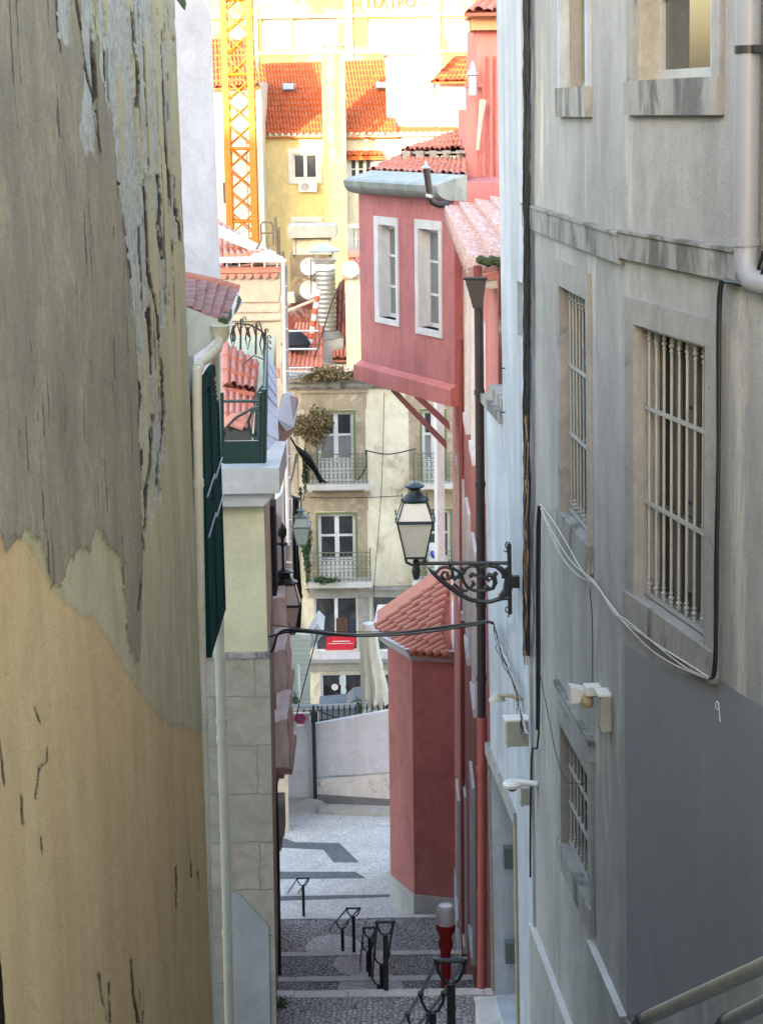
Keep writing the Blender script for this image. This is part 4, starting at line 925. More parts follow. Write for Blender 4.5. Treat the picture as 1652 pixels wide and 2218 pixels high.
mb.lathe(a + Vector((0, 0, .42)), [(.04, 0), (.07, .05), (.02, .12), (.05, .16), (.004, .25)], 10); mb.build('hanger', gm, LG, True)

# cable across the alley
cables('overhead_cable', [([at(576, 1420, 22), at(592, 1405, 22), at(601, 1375, 22), at(625, 1364, 22), at(680, 1368, 21.6), at(760, 1375, 21), at(860, 1371, 20.5), at(960, 1358, 19.7), at(1050, 1347, 18.8), at(1066, 1350, 18.6)], .017, 0),
                          ([at(580, 1380, 22), at(640, 1368, 22), at(760, 1378, 21), at(900, 1372, 20), at(1050, 1350, 18.8)], .012, 0)], M['cable'], 'black cables sagging across the alley below the big lantern')
cables('overhead_cable', [([at(577, 1352, 24), at(700, 1366, 23), at(860, 1368, 21), at(1030, 1355, 19.3)], .006, 0), ([at(690, 1365, 22), at(654, 1500, 26), at(640, 1560, 27.3)], .008, 0)], M['cable'], 'thin wires strung close beside the thick cable over the alley')

# ================================================================ red building on the right
RO = (1.36, 21.35); FR = Frame(RO, (.011, 1), (-1, .011))
RB = root('red_building', (2.0, 30, -15), 'red stucco building with a jutting bay, a tower and a tiled canopy', 'building')
zE = at(1000, 520, 27).z; zE = -1.85
LR = 18.65
whs = []
for u0, u1, z0, z1 in ((3.2, 4.3, -5.0, -2.9), (5.9, 7.0, -5.0, -2.9), (8.6, 9.7, -5.0, -2.9), (3.2, 4.3, -8.9, -6.6), (5.9, 7.0, -8.9, -6.6), (8.6, 9.7, -8.9, -6.6), (11.4, 12.5, -8.9, -6.6), (3.6, 4.6, -13.5, -10.6), (7.2, 8.2, -13.6, -10.8), (11.0, 12.0, -15.2, -12.4), (15, 16, -16.5, -14), (14.2, 15.2, -9.0, -6.8)):
    whs.append((u0, u1, z0, z1))
mb = wall(MB(), FR, .0, LR, -20, zE, whs, .2, 3.4); mb.build('wall', M['red'], RB)
for r in whs:
    mbs = MB(); u0, u1, z0, z1 = r; w = .14; d = .045
    mbs.box(FR, u0 - w, u0 + .004, z0, z1, -.05, d); mbs.box(FR, u1 - .004, u1 + w, z0, z1, -.05, d); mbs.box(FR, u0 - w, u1 + w, z1 - .004, z1 + w, -.05, d + .003); mbs.box(FR, u0 - w, u1 + w, z0 - w, z0 + .004, -.19, d + .03)
    wobj = mbs.build('window_surround', M['white'], RB)
    casement(FR, r, .15, RB, M['white'], M['glass_g'], 1, 2, .05)
# mesh-scale details of the facade: red pipe, white skirting
pipe([FR.P(11.45, FR.hit(976, 640)[1], .05), FR.P(11.45, -11, .05), FR.P(11.45, -18, .05)], .04, M['pipe_red'], RB, 'drainpipe')
mb = MB(); mb.box(FR, 0, LR, -20, -16.9, -.02, .025); mb.build('skirting', M['cornice'], RB)
# end wall facing the camera above the grey building's lower part
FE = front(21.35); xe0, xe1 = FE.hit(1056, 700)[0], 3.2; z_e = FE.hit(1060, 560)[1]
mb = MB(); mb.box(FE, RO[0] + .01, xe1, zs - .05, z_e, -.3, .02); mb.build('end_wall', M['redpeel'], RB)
# tiled canopy roof above the facade (eave runs away from the camera)
e_n, e_f = FR.P(.1, zE - .02, .30), FR.P(11.55, zE + .0, .30)
r_n, r_f = FR.P(.1, zE + .17, -.75), FR.P(11.55, zE + .17, -.75)
mb = MB(); mb.hexa([e_f, e_n, r_n, r_f], [p - Vector((0, 0, .08)) for p in (e_f, e_n, r_n, r_f)]); mb.build('roof_deck', M['roof_r'], RB)
mb = MB(); nb = 22
for i in range(nb):
    t = (i + .5) / nb; a, b = e_n.lerp(e_f, t), r_n.lerp(r_f, t); up = Vector((0, 0, .05))
    mb = MB()
    for k in range(4): mb.tube([a.lerp(b, k / 4) + up + Vector((-.03, 0, .05)), a.lerp(b, (k + 1) / 4) + up], [.17, .13], 8)
    mb.build('tile_row', M['roof_w'], RB, True)
mb = MB(); mb.box(FR, .12, 11.55, zE - .16, zE - .04, -.1, .24); mb.build('eaves_board', M['cream'], RB)
mb = MB(); p = FE.P(*FE.hit(1058, 565), .1)
for k in range(7):
    c = FE.P(*FE.hit(1040 + k * 8, 562 + (k % 3) * 3), .05); mb.lathe(c, [(.02, -.05), (.06, -.02), (.06, .02), (.02, .05)], 7)
mb.build('mossy_edge', M['moss'], RB)
# hopper and long downpipe
Yd = 21.0; mb = MB(); hx = [at(1006, 602, Yd), at(1053, 604, Yd), at(1046, 655, Yd), at(1021, 655, Yd)]
mb.hexa(hx, [p + Vector((0, .22, 0)) for p in hx]); h2 = [at(1020, 655, Yd), at(1047, 655, Yd), at(1046, 668, Yd), at(1024, 668, Yd)]; mb.hexa(h2, [p + Vector((0, .18, 0)) for p in h2])
mb.tube([at(1003, 603, Yd), at(1055, 603, Yd)], .02, 8)
pd = [at(1036, 660, Yd + .1), at(1038, 860, Yd + .1), at(1041, 1200, Yd + .1), at(1043, 1557, Yd + .1)]
hp = mb.build('rain_hopper', M['pipe_brown'], RB)
pipe(pd, .052, M['pipe_brown'], RB, 'downpipe', [(0, .95), (1, .55), (2, .3), (2, .75)])
pipe([at(1043, 1555, Yd + .1), at(1044, 1800, Yd + .1), at(1043, 2138, Yd + .1)], .058, M['pipe_red'], RB, 'downpipe', [(0, .01), (0, .45), (1, .4)])
mb = MB(); cc = at(1040, 590, Yd + .15); mb.tube([at(1034, 575, Yd + .15), at(1034, 604, Yd + .15)], .05, 10); mb.build('gutter_outlet', M['redpeel'], RB)
# the bay: rose stucco box turned towards the camera
B0 = Vector((FR.P(11.65, 0, .0).x + .02, 33.0, 0)); ang = R(-26)
def bay_frame():
    return Frame((B0.x, B0.y), (math.sin(ang), math.cos(ang)), (-math.cos(ang), math.sin(ang)))
FY = bay_frame(); L0 = FY.hit(984, 640)[0]; L1 = FY.hit(779, 600)[0]
zbt, zbb = FY.hit(880, 408)[1], FY.hit(880, 815)[1]
zbb = (FY.hit(980, 845)[1] + FY.hit(779, 782)[1]) / 2
wl1 = FY.rect(813, 470, 864, 702); wl2 = FY.rect(901, 477, 958, 727)
def shrink(r, s): return (r[0] + s, r[1] - s, r[2] + s, r[3] - s)
hs = [shrink(wl1, .19), shrink(wl2, .19)]
hs = [(FY.rect(822, 488, 859, 690)), (FY.rect(908, 497, 952, 712))]
mb = wall(MB(), FY, L0, L1, zbb, zbt + .15, hs, .28, .5, True); mb.build('bay_wall', M['redbay'], RB)
P1, P2 = FY.P(L1, 0), FY.P(L0, 0); P3 = Vector((P1.x + .9, P1.y + 3.0, 0)); P4 = Vector((3.2, 33.2, 0)); P5 = Vector((3.2, P3.y, 0))
mb = MB(); v = lambda p, z: (p.x, p.y, z)
poly = [P1 + FY.n * -.42, P2 + FY.n * -.42, P4, P5, P3]
mb.hexa([v(p, zbb + .001) for p in poly], [v(p, zbt + .14) for p in poly]); mb.quad(v(P1, zbb), v(P1, zbt + .15), v(P3, zbt + .15), v(P3, zbb)); mb.build('bay_side_walls', M['redbay'], RB)
for r, h in ((wl1, hs[0]), (wl2, hs[1])):
    mb = MB(); a0, a1, b0_, b1_ = r[0], r[1], r[2], r[3]
    mb.box(FY, a0, h[0], b0_, b1_, -.02, .03); mb.box(FY, h[1], a1, b0_, b1_, -.02, .03); mb.box(FY, h[0], h[1], h[3], b1_, -.02, .03); mb.box(FY, h[0], h[1], b0_, h[2], -.27, .032)
    so_ = mb.build('window_surround', M['white'], RB)
    wf = (h[0], h[1], h[2], h[3]); m0 = MB(); rv = .27
    m0.box(FY, h[0] + .001, h[0] + .012, h[2], h[3], -rv, .0); m0.box(FY, h[1] - .012, h[1] - .001, h[2], h[3], -rv, .0); m0.build('reveal', M['white'], so_)
    casement(FY, wf, .2, RB, M['white'], M['glass_g'], 0, 2, .075)
# flared base band
b0a, b0b = FY.P(L0 - .1, 0, .0), FY.P(L1, 0, .0)
mb = MB(); zb1 = zbb + .06; hh = .30
for a, b in ((L0 - .05, L1 + .06),):
    mb.hexa([FY.P(a, zb1, .0), FY.P(b, zb1, .0), FY.P(b, zb1, -.3), FY.P(a, zb1, -.3)], [FY.P(a, zb1 - .08, .12), FY.P(b, zb1 - .08, .12), FY.P(b, zb1 - .08, -.3), FY.P(a, zb1 - .08, -.3)])
    mb.box(FY, a, b + .05, zb1 - hh - .08, zb1 - .08, -.3, .121)
poly2 = [P1 - FY.n * .3, P2 - FY.n * .3, P4, P5, P3]; mb.hexa([v(p, zb1 - .35) for p in poly2], [v(p, zb1 - .08) for p in poly2])
mb.build('bay_base', M['red_lt'], RB)
# cornice gutter round the bay top, roof behind, stove pipe
zg = FY.hit(870, 400)[1]; La, Lb = FY.hit(1006, 415, -.2)[0], FY.hit(749, 392, .3)[0]
mb = MB(); prf = []
for k in range(9):
    a = -math.pi / 2 + math.pi * k / 8 * .5; prf.append((.02 + .33 * math.cos(a), zg + .0 + .20 * math.sin(a) - .02))
prf = [(-.25, zg - .24)] + prf + [(.36, zg + .04), (.30, zg + .08), (-.25, zg + .22)]
mb.hexa([FY.O + FY.u * La + FY.n * d + Vector((0, 0, z)) for d, z in prf], [FY.O + FY.u * Lb + FY.n * d + Vector((0, 0, z)) for d, z in prf]); mb.build('rounded_cornice', M['zinc'], RB)
mb = MB(); mb.tiles(at(792, 374, 37.2), at(1010, 388, 34.2), at(1010, 346, 36.6), at(868, 338, 39), 17, 3, .07, .06); mb.build('roof', M['roof_s'], RB)
mb = MB(); mb.tiles(at(868, 330, 39.2), at(1010, 330, 36.8), at(1010, 280, 40), at(960, 300, 41), 13, 4, .07, .06); mb.build('roof', M['roof_s'], RB)
mb = MB()
for k in range(5):
    x = 872 + k * 29; a = at(x, 352 - k * .2, 37.9 - k * .3); b = a + Vector((.3, -.1, .32)); mb.wbox(a.x, a.x + .15, a.y - .1, a.y + .3, a.z, a.z + .22)
a = at(868, 331, 38.6); mb.hexa([at(868, 334, 38.3), at(1008, 332, 36.3), at(1008, 328, 36.3), at(868, 328, 38.3)], [at(868, 334, 39), at(1008, 332, 37), at(1008, 328, 37), at(868, 328, 39)])
mb.build('roof_vents', M['concrete'], RB)
sp_ = root('stove_pipe', at(935, 447, 32.4), 'bent dark stove pipe in front of the grey bay cornice', 'pipe')
mb = MB(); mb.tube([at(968, 442, 32.5), at(950, 444, 32.4), at(937, 438, 32.4), at(932, 425, 32.4), at(927, 395, 32.4), at(923, 365, 32.4)], .06, 12); mb.build('tube', M['pipe_brown'], sp_, True)
mb = MB(); mb.lathe(at(922, 364, 32.4), [(.09, 0), (.02, .06), (.015, .11), (.004, .12)], 10); mb.tube([at(930, 428, 32.4), at(932, 421, 32.4)], .07, 12); mb.build('cap', M['galv'], sp_, True)
# braces below the bay
for (a, b, l) in (((846, 832), (964, 958), 'long'), ((897, 845), (970, 916), 'short')):
    t0 = at(*a, 36.0 if l == 'long' else 34.6); t1 = FR.P(*[(13.4 if l == 'long' else 13.2), 0][:1], at(*b, 33.8).z, .02)
    t1 = Vector((FR.P(12.05, 0).x, 0, 0)); Yb = 33.5; t1 = at(b[0] + 3, b[1], Yb)
    mb = MB(); w_ = Vector((.0, .09, .0)); hgt = Vector((0, 0, .13)); mb.hexa([t0 - w_, t0 + w_, t0 + w_ - hgt, t0 - w_ - hgt], [t1 - w_, t1 + w_, t1 + w_ - hgt, t1 - w_ - hgt]); mb.build('brace', M['pipe_red'], RB)
# white corner seen under the bay
mb = MB(); a = at(955, 880, 35.0); F3 = front(43.6); r = F3.rect(947, 868, 963, 1330); mb.box(F3, r[0], r[1], r[2], r[3] + .4, -2.5, .0); mb.build('white_pier', M['white'], RB)
# tower above
YTW = 36.5; FT = front(YTW); r = FT.rect(1008, 60, 1130, 470)
mb = MB(); x0 = FT.hit(1032, 100)[0]; mb.box(FT, x0, 3.6, -4, FT.hit(1040, 66)[1] + .1, -4, 0); mb.build('tower_wall', M['red_lt'], RB)
mb = MB(); x1_ = FT.hit(1007, 350)[0]; zt_ = FT.hit(1020, 236)[1]; mb.box(FT, x1_, x0 + .002, -4, zt_, -3, .06); mb.box(FT, FT.hit(1018, 200)[0], x0 + .1, zt_, FT.hit(1020, 180)[1], -2, .02); mb.box(FT, FT.hit(1008, 180)[0], x0 + .1, FT.hit(1008, 190)[1], FT.hit(1008, 178)[1], -.5, .1); mb.build('tower_annex', M['red_lt'], RB)
mb = MB()
for xx in (1046, 1062, 1076): q = FT.hit(xx, 250)[0]; mb.box(FT, q - .03, q + .035, -2.4, 1.0, 0, .09)
mb.build('pilaster', M['red'], RB)
zc = FT.hit(1040, 66)[1]; xcl = FT.hit(1020, 50)[0]
mb = MB(); mb.box(FT, xcl, 3.6, zc, zc + .22, -1, .22); mb.box(FT, xcl - .08, 3.6, zc + .22, zc + .30, -1, .36); mb.build('tower_cornice', M['fasciaorange'], RB)
mb = MB(); xa = FT.hit(1002, 42)[0]; mb.tiles(FT.P(xa, zc + .3, .5), FT.P(3.6, zc + .3, .5), FT.P(3.6, zc + 1.2, -1.2), FT.P(xa + .9, zc + 1.2, -1.2), 11, 4, .06, .06); mb.build('tower_roof', M['roof_r'], RB)
mb = MB(); mb.tube([at(1046, 216, 36.2), at(1040, 260, 36.2), at(1034, 325, 36.2)], [.07, .045, .03], 8); mb.build('roof_flashing', M['cream'], RB)
mb = MB(); q = at(1024, 165, 36.2); mb.lathe(q, [(.08, -.35), (.08, 0), (.12, .02), (.05, .15), (.05, .2), (.01, .28)], 12); mb.build('chimney_pot', M['galv'], RB, True)
# corner turret with tiled hood
PA_ = atz(845, 1978, ZP + .1); 
A0 = at(843, 1650, 41.4); B0_ = at(894, 1650, 40.2); C0 = at(973, 1650, 39.9)
zt_ = (at(894, 1428, 40.2).z); zb_ = ZP
mb = MB(); pl = [A0, B0_, Vector((C0.x + .3, C0.y, 0)), Vector((C0.x + .3, A0.y + 2, 0)), Vector((A0.x, A0.y + 2, 0))]
mb.hexa([v(p, zb_ + .75) for p in pl], [v(p, zt_) for p in pl]); TU = root('corner_turret', (A0.x + .8, 41, ZP), 'dark red many-sided corner turret with salmon tiled roof and pale base', 'building')
mb.build('wall', plaster('deep_red_stucco', (.46, .165, .15), (.52, .21, .19), .6, .2, bmp=.5, spot=((.40, .15, .14), 1.2, .57, .12), mot=1.3), TU)
ctr = Vector((A0.x + 1.2, 41.8, 0))
def grow(p, k): d = (Vector((p.x, p.y, 0)) - ctr); return Vector((p.x, p.y, 0)) + d.normalized() * k
mb = MB(); mb.hexa([v(grow(p, .03), ZP - .3) for p in pl], [v(grow(p, .03), zb_ + .75) for p in pl]); mb.build('base_course', M['cornice'], TU)
mb = MB()
for k0, k1, z0, z1 in ((.02, .18, -.02, .12), (.18, .26, .12, .24), (.26, .38, .24, .34)):
    mb.hexa([v(grow(p, k0), zt_ + z0) for p in pl], [v(grow(p, k1), zt_ + z1) for p in pl])
mb.build('moulded_eaves', M['white'], TU)
EA, EB, EC, TP = at(814, 1362, 41.6), at(886, 1416, 39.9), at(976, 1424, 39.5), at(974, 1250, 41.9)
nrm = (EC - EA).cross(TP - EA).normalized()
if nrm.z < 0: nrm = -nrm
mb = MB(); hip = (TP - EA)
nb = 13
for i in range(nb):
    s = i / nb; e = EA.lerp(EB, s * 1.7) if s * 1.7 < 1 else EB.lerp(EC, (s * 1.7 - 1) / .7)
    L = (976 - (814 + (976 - 814) * s)) / 162; L = max(.06, 1 - s)
    end = e + hip * L; nseg = max(1, round(6 * L))
    for k in range(nseg):
        a, b = e.lerp(end, k / nseg), e.lerp(end, (k + 1) / nseg + .02)
        mb.tube([a + nrm * .07, b + nrm * .035], [.088, .072], 10)
mb.build('barrel_tiles', M['roof_s'], TU, True)
mb = MB(); mb.hexa([EA, EB, EC, TP], [EA - nrm * .08, EB - nrm * .08, EC - nrm * .08, TP - nrm * .08]); mb.quad(EA, TP, (TP.x, TP.y + 1.5, TP.z), (EA.x, EA.y + 1.5, EA.z)); mb.build('roof_deck', M['roof_r'], TU)

# ================================================================ street furniture on the stairs
def hoop_rail(name_lbl, posts, zslope, wdt, py0, Y0, rp):
    "posts: list of (px, py_top) from the far/high end; each stands lower down the stairs"
    rt = root('stair_handrail', (0, 0, 0), name_lbl, 'handrail', 'double-tube handrails down the middle of the stairs')
    X = []
    for k, (px, py) in enumerate(posts):
        if k == 0: p = at(px, py, Y0); z0 = p.z
        else:
            d = ray(px, py); t = (z0 + zslope * Y0) / (d.z + zslope * d.y); p = d * t
        X.append(p)
    rt.location = X[0] - Vector((0, 0, 1.0)); ORG[rt.name] = tuple(rt.location)
    for p in X:
        mb = MB(); mb.tube([p - Vector((0, 0, 1.02)), p - Vector((0, 0, .17))], rp, 12); mb.build('post', M['iron'], rt, True)
        mb = MB(); w = wdt / 2
        mb.tube([p + Vector((-w, 0, 0)), p + Vector((-w * .95, 0, -.07)), p + Vector((-w * .55, 0, -.15)), p + Vector((0, 0, -.18)), p + Vector((w * .55, 0, -.15)), p + Vector((w * .95, 0, -.07)), p + Vector((w, 0, 0))], rp * .42, 8)
        for s in (-1, 1): mb.lathe(p + Vector((s * w, 0, 0)), [(rp * .7, -.02), (rp * .9, 0), (rp * .7, .025)], 8)
        mb.build('fork', M['iron'], rt, True)
    w = wdt / 2
    for s in (-1, 1):
        mb = MB(); mb.tube([p + Vector((s * w, 0, .005)) for p in X], rp * .55, 10); mb.build('rail', M['dsteel'], rt, True)
    mb = MB(); mb.tube([X[0] + Vector((-w, -.01, .01)), X[0] + Vector((w, -.01, .01))], rp * .6, 8); mb.build('end_bar', M['iron'], rt, True)
M['dsteel'] = plain('dull_steel_tube', (.10, .11, .11), .35, .5, .5, .3, 10)
hoop_rail('nearest stair handrail with a wide fork, lower right of the stairs', [(976, 2082), (936, 2152), (905, 2196), (872, 2240)], .62, .195, 0, 12.5, .032)
hoop_rail('second stair handrail, a dense cluster of forks on the lowest visible landing edge', [(834, 1998), (826, 2065), (820, 2112)], .62, .21, 0, 22.7, .034)
hoop_rail('third stair handrail, just left of and behind the dense cluster', [(800, 2010), (796, 2042), (790, 2085)], .60, .19, 0, 29.4, .032)
hoop_rail('fourth stair handrail, three forks stepping down left of the dense cluster', [(765, 1968), (741, 1995), (719, 2022)], .56, .25, 0, 35.0, .034)
hoop_rail('farthest stair handrail on the white cobbles at the left', [(656, 1903), (632, 1938)], .60, .25, 0, 40.0, .034)
bl = at(965, 2085, 27.9); BL = root('bollard', at(965, 2090, 27.9), 'white-topped dark red bollard at the foot of the red facade', 'bollard')
zb_ = bl.z; s_ = 27.9 * 1.03 / 4045; 
mb = MB(); 
def by(y): return at(965, y, 27.9).z - zb_
mb.lathe(bl, [(.085, -.5), (.085, by(2060)), (.12, by(2048)), (.12, by(2042)), (.095, by(2030)), (.16, by(2010)), (.165, by(2000))], 20); mb.build('base', M['redpaint'], BL, True)
mb = MB(); mb.lathe(bl, [(.145, by(2001)), (.15, by(1990)), (.145, by(1970)), (.135, by(1963)), (.11, by(1960)), (.10, by(1961.5)), (.004, by(1961.5))], 24); mb.build('cap', plain('bright_white_enamel', (.86, .86, .86), .35), BL, True)
# weed at the foot of the stone base
def foliage(mb, c, rad, n, s, fl=1.0, seed=1):
    rn = random.Random(seed)
    for i in range(n):
        while True:
            p = Vector((rn.uniform(-1, 1), rn.uniform(-1, 1), rn.uniform(-1, 1)))
            if p.length < 1: break
        lob = 1 + .28 * math.sin(3 * math.atan2(p.z, p.x) + seed) + .16 * math.sin(7 * math.atan2(p.z, p.x) + seed * 2)
        lob *= .55 + .6 * rn.random() ** .7
        q = Vector(c) + Vector((p.x * rad[0], p.y * rad[1], p.z * rad[2])) * lob
        a = Vector((rn.gauss(0, 1), rn.gauss(0, 1), rn.gauss(0, 1))).normalized(); b = a.cross(Vector((rn.gauss(0, 1), rn.gauss(0, 1), 1))).normalized(); k = s * rn.uniform(.6, 1.4)
        mb.quad(q - a * k, q + b * k * .45, q + a * k, q - b * k * .45)
def plant(name, c, rad, n, s, m, label, seed=1, cat='plant'):
    rt = root(name, Vector(c) - Vector((0, 0, rad[2])), label, cat)
    mb = MB(); foliage(mb, c, rad, n, s, seed=seed); mb.build('leaves', m, rt)
    mb = MB(); rn = random.Random(seed)
    for i in range(9): mb.tube([Vector(c) + Vector((rn.uniform(-.3, .3) * rad[0], 0, -rad[2])), Vector(c) + Vector((rn.uniform(-.8, .8) * rad[0], rn.uniform(-.5, .5) * rad[1], rn.uniform(-.2, .9) * rad[2]))], [s * .12, s * .05], 5)
    mb.build('stem', M['wood'], rt)
plant('weed', at(606, 2172, 22.0), (.15, .15, .09), 260, .022, M['leaf'], 'small green weed at the foot of the stone corner, lower left of the stairs')
# ================================================================ far side of the square: gates, low wall, railing
YG = 48.0; FG = front(YG)
def rbox(mb, F, x0, y0, x1, y1, d0=-.1, d1=0):
    r = F.rect(x0, y0, x1, y1); mb.box(F, r[0], r[1], r[2], r[3], d0, d1); return r
GW = root('boundary_wall', at(760, 1755, YG - .2), 'low white boundary wall with grey foot and smooth upper panel across the square', 'wall')
Fw2 = Frame((at(686, 1700, YG).x, YG), (1, -.10), (-.10, -1))
def pr_(mb, F, l, d0, d1): mb.prism(F, [F.hit(x, y) for x, y in l], d0, d1)
mb = MB(); pr_(mb, Fw2, [(684, 1568), (900, 1528), (900, 1668), (684, 1683)], -.15, 0); mb.build('upper_panel', M['gate'], GW)
mb = MB(); pr_(mb, Fw2, [(687, 1687), (900, 1672), (900, 1733), (687, 1719)], -.5, .04); mb.build('white_band', plaster('stained_whitewash', (.66, .62, .58), (.74, .71, .67), 2, .7, spot=((.45, .36, .32), 3, .6)), GW)
mb = MB(); pr_(mb, Fw2, [(687, 1719), (900, 1733), (900, 1790), (687, 1790)], -.5, .09); mb.build('foot', plain('grey_render_foot', (.20, .20, .20), .9, 0, .3, .3, 3), GW)
mb = MB(); rbox(mb, Fw2, 684, 1683, 900, 1688, -.3, .02); mb.build('joint', M['galv'], GW)
WG = root('white_gate', at(640, 1735, YG), 'white sheet-metal gate with a fluted bottom, left of the black post', 'gate')
mb = MB(); rbox(mb, FG, 560, 1545, 673, 1735, -.06, .0); rbox(mb, FG, 626, 1574, 665, 1578, 0, .03); rbox(mb, FG, 560, 1668, 673, 1671, 0, .02); rbox(mb, FG, 560, 1545, 673, 1549, 0, .03); mb.build('panel', M['gate'], WG)
mb = MB(); rbox(mb, FG, 673, 1560, 678, 1740, -.1, .03); rbox(mb, FG, 620, 1670, 622, 1735, 0, .02); mb.build('frame', M['galv'], WG)
GP = root('gate_post', at(682, 1745, YG - .1), 'black iron gate post between the white gate and the low wall', 'post')
Fp_ = front(YG - .12); mb = MB(); rbox(mb, Fp_, 677, 1562, 685, 1745, -.1, .0); rbox(mb, Fp_, 673, 1540, 688, 1563, -.15, .06); rbox(mb, Fp_, 676, 1530, 681, 1540, -.1, 0); mb.build('shaft', M['iron'], GP)
ST = root('no_parking_sign', at(650, 1560, YG - .1), 'round no-parking sign with red rim on the white gate', 'sign')
c = at(650, 1557, YG - .08); mb = MB(); mb.disc(c, (0, -1, 0), .17, 0, 6, 2); mb.build('backing', M['redpaint'], ST)
mb = MB(); mb.disc(c + Vector((0, -.02, 0)), (0, -1, 0), .115, 0, 24, 2); mb.build('blue_field', plain('sign_violet_blue', (.10, .03, .16), .4), ST)
mb = MB(); Fs_ = front(YG - .11); u, z = Fs_.hit(650, 1557); mb.prism(Fs_, [(u - .10, z + .07), (u - .07, z + .10), (u + .10, z - .07), (u + .07, z - .10)], 0, .006); mb.build('slash', M['redpaint'], ST)
mb = MB(); u, z = Fs_.hit(650, 1571); mb.box(Fs_, u - .1, u + .1, z - .04, z + .03, -.02, 0); mb.build('plate', M['white'], ST)
# kerb mound in front of the gate
mb = MB(); a, b, c_, d = atz(600, 1744, ZP), atz(690, 1738, ZP), atz(730, 1762, ZP), atz(606, 1762, ZP); up = Vector((0, 0, .22))
mb.hexa([d, c_, b + Vector((0, .3, 0)), a + Vector((0, .3, 0))], [a + up * .6, b + up + Vector((-.2, -.1, 0)), b + up + Vector((-.2, .25, 0)), a + up + Vector((0, .25, 0))]); structure(mb.build('ramp', M['concrete']))
mb = MB(); p0, p1 = atz(690, 1764, ZP), atz(860, 1770, ZP); mb.hexa([p0, p1, p1 + Vector((0, .5, 0)), p0 + Vector((0, .5, 0))], [p0 + Vector((0, .02, .10)), p1 + Vector((0, .02, .10)), p1 + Vector((0, .5, .12)), p0 + Vector((0, .5, .12))]); structure(mb.build('kerb', M['concrete']))
# spear railing behind
RL = root('spear_railing', at(760, 1560, 49), 'black railing with spear tips rising behind the low wall', 'railing')
F49 = front(49.0); mb = MB()
for k in range(13):
    x = 697 + k * 12.2; yb, yt = 1562 - k * 1.2, 1541 - k * .4
    p, q = at(x, yb + 14, 49), at(x, yt, 49); mb.tube([p, q], .017, 6); mb.lathe(q, [(.012, -.02), (.035, .05), (.02, .1), (.003, .2)], 6)
for dy in (0, 5): mb.tube([at(690, 1560 + dy, 49), at(848, 1546 + dy, 49)], .018, 6)
cv = [at(686, 1536, 48.9), at(705, 1546, 48.9), at(735, 1556, 48.9), at(770, 1560, 48.9), at(800, 1552, 48.9), at(820, 1545, 48.9)]; mb.tube(cv, .02, 6)
mb.build('bars', M['iron'], RL, True)
RL2 = root('blue_grey_beam', at(700, 1532, 50), 'long pale blue metal beam above the railing and gate', 'beam')
mb = MB(); F50 = front(50.0); rbox(mb, F50, 604, 1529, 690, 1536, -.15, 0); mb.build('beam_left', M['galv'], RL2)
mb = MB(); pr_(mb, F50, [(686, 1530), (760, 1526), (798, 1520), (798, 1526), (760, 1534), (686, 1538)], -.15, 0); mb.build('beam_right', M['galv'], RL2)
mb = MB()
for k in range(5): x = 618 + k * 13.5; mb.tube([at(x, 1536, 49.9), at(x, 1550, 49.9)], .018, 6)
mb.build('hangers', M['iron'], RL2)
TB = root('grey_tank', at(770, 1540, 51), 'rounded grey cover behind the spear railing', 'tank')
mb = MB(); F51 = front(51.0); pr_(mb, F51, [(690, 1536), (750, 1530), (765, 1516), (785, 1513), (800, 1520), (806, 1532), (806, 1570), (690, 1570)], -1.2, 0); mb.build('cover', plain('grey_sheet_cover', (.22, .24, .27), .5, 0, .5, .3, 3), TB)
plant('potted_plant', at(778, 1530, 49.6), (.12, .1, .3), 160, .035, M['leaf'], 'thin green plant in front of the rounded grey cover', 3)
plant('potted_plant', at(640, 1515, 50.6), (.13, .1, .2), 130, .035, M['leaf'], 'small green plant above the blue beam by the slatted white panel', 4)
# closed parasol
PA = root('closed_parasol', at(806, 1545, 50.5), 'closed beige parasol with folded canvas in front of the shop', 'parasol')
Yp_ = 50.5; top_ = at(799, 1352, Yp_); bot = at(806, 1545, Yp_); mb = MB(); rows = 16; nn = 40; base = 0; vs = []
Lh = top_.z - at(804, 1528, Yp_).z
for j in range(rows + 1):
    t = j / rows; rr = .17 + .29 * (t ** .8) + (.03 if t > .85 else 0); cx = top_.x + .12 * t
    for i in range(nn):
        a = 2 * math.pi * i / nn; fold = 1 - .48 * t * abs(math.sin(a * 4 + .5 * math.sin(j * .4))) - .08 * math.sin(a * 3 + j * .3)
        zz = top_.z - Lh * t + (.12 * math.sin(a * 4 + 1.2) if j == rows else 0)
        vs.append((cx + rr * fold * math.cos(a), Yp_ + rr * fold * math.sin(a), zz))
mb.add(vs, [(j * nn + i, j * nn + (i + 1) % nn, (j + 1) * nn + (i + 1) % nn, (j + 1) * nn + i) for j in range(rows) for i in range(nn)]); mb.build('canvas', M['canvas'], PA, True)
mb = MB(); mb.lathe(top_, [(.17, -.03), (.18, .02), (.1, .05), (.004, .06)], 16); mb.build('top_cap', M['white'], PA, True)
mb = MB(); mb.tube([at(806, 1510, Yp_), at(814, 1560, Yp_)], .03, 8); mb.tube([at(810, 1520, Yp_), at(822, 1560, Yp_), at(835, 1550, Yp_)], .035, 8); mb.build('pole', M['white'], PA)

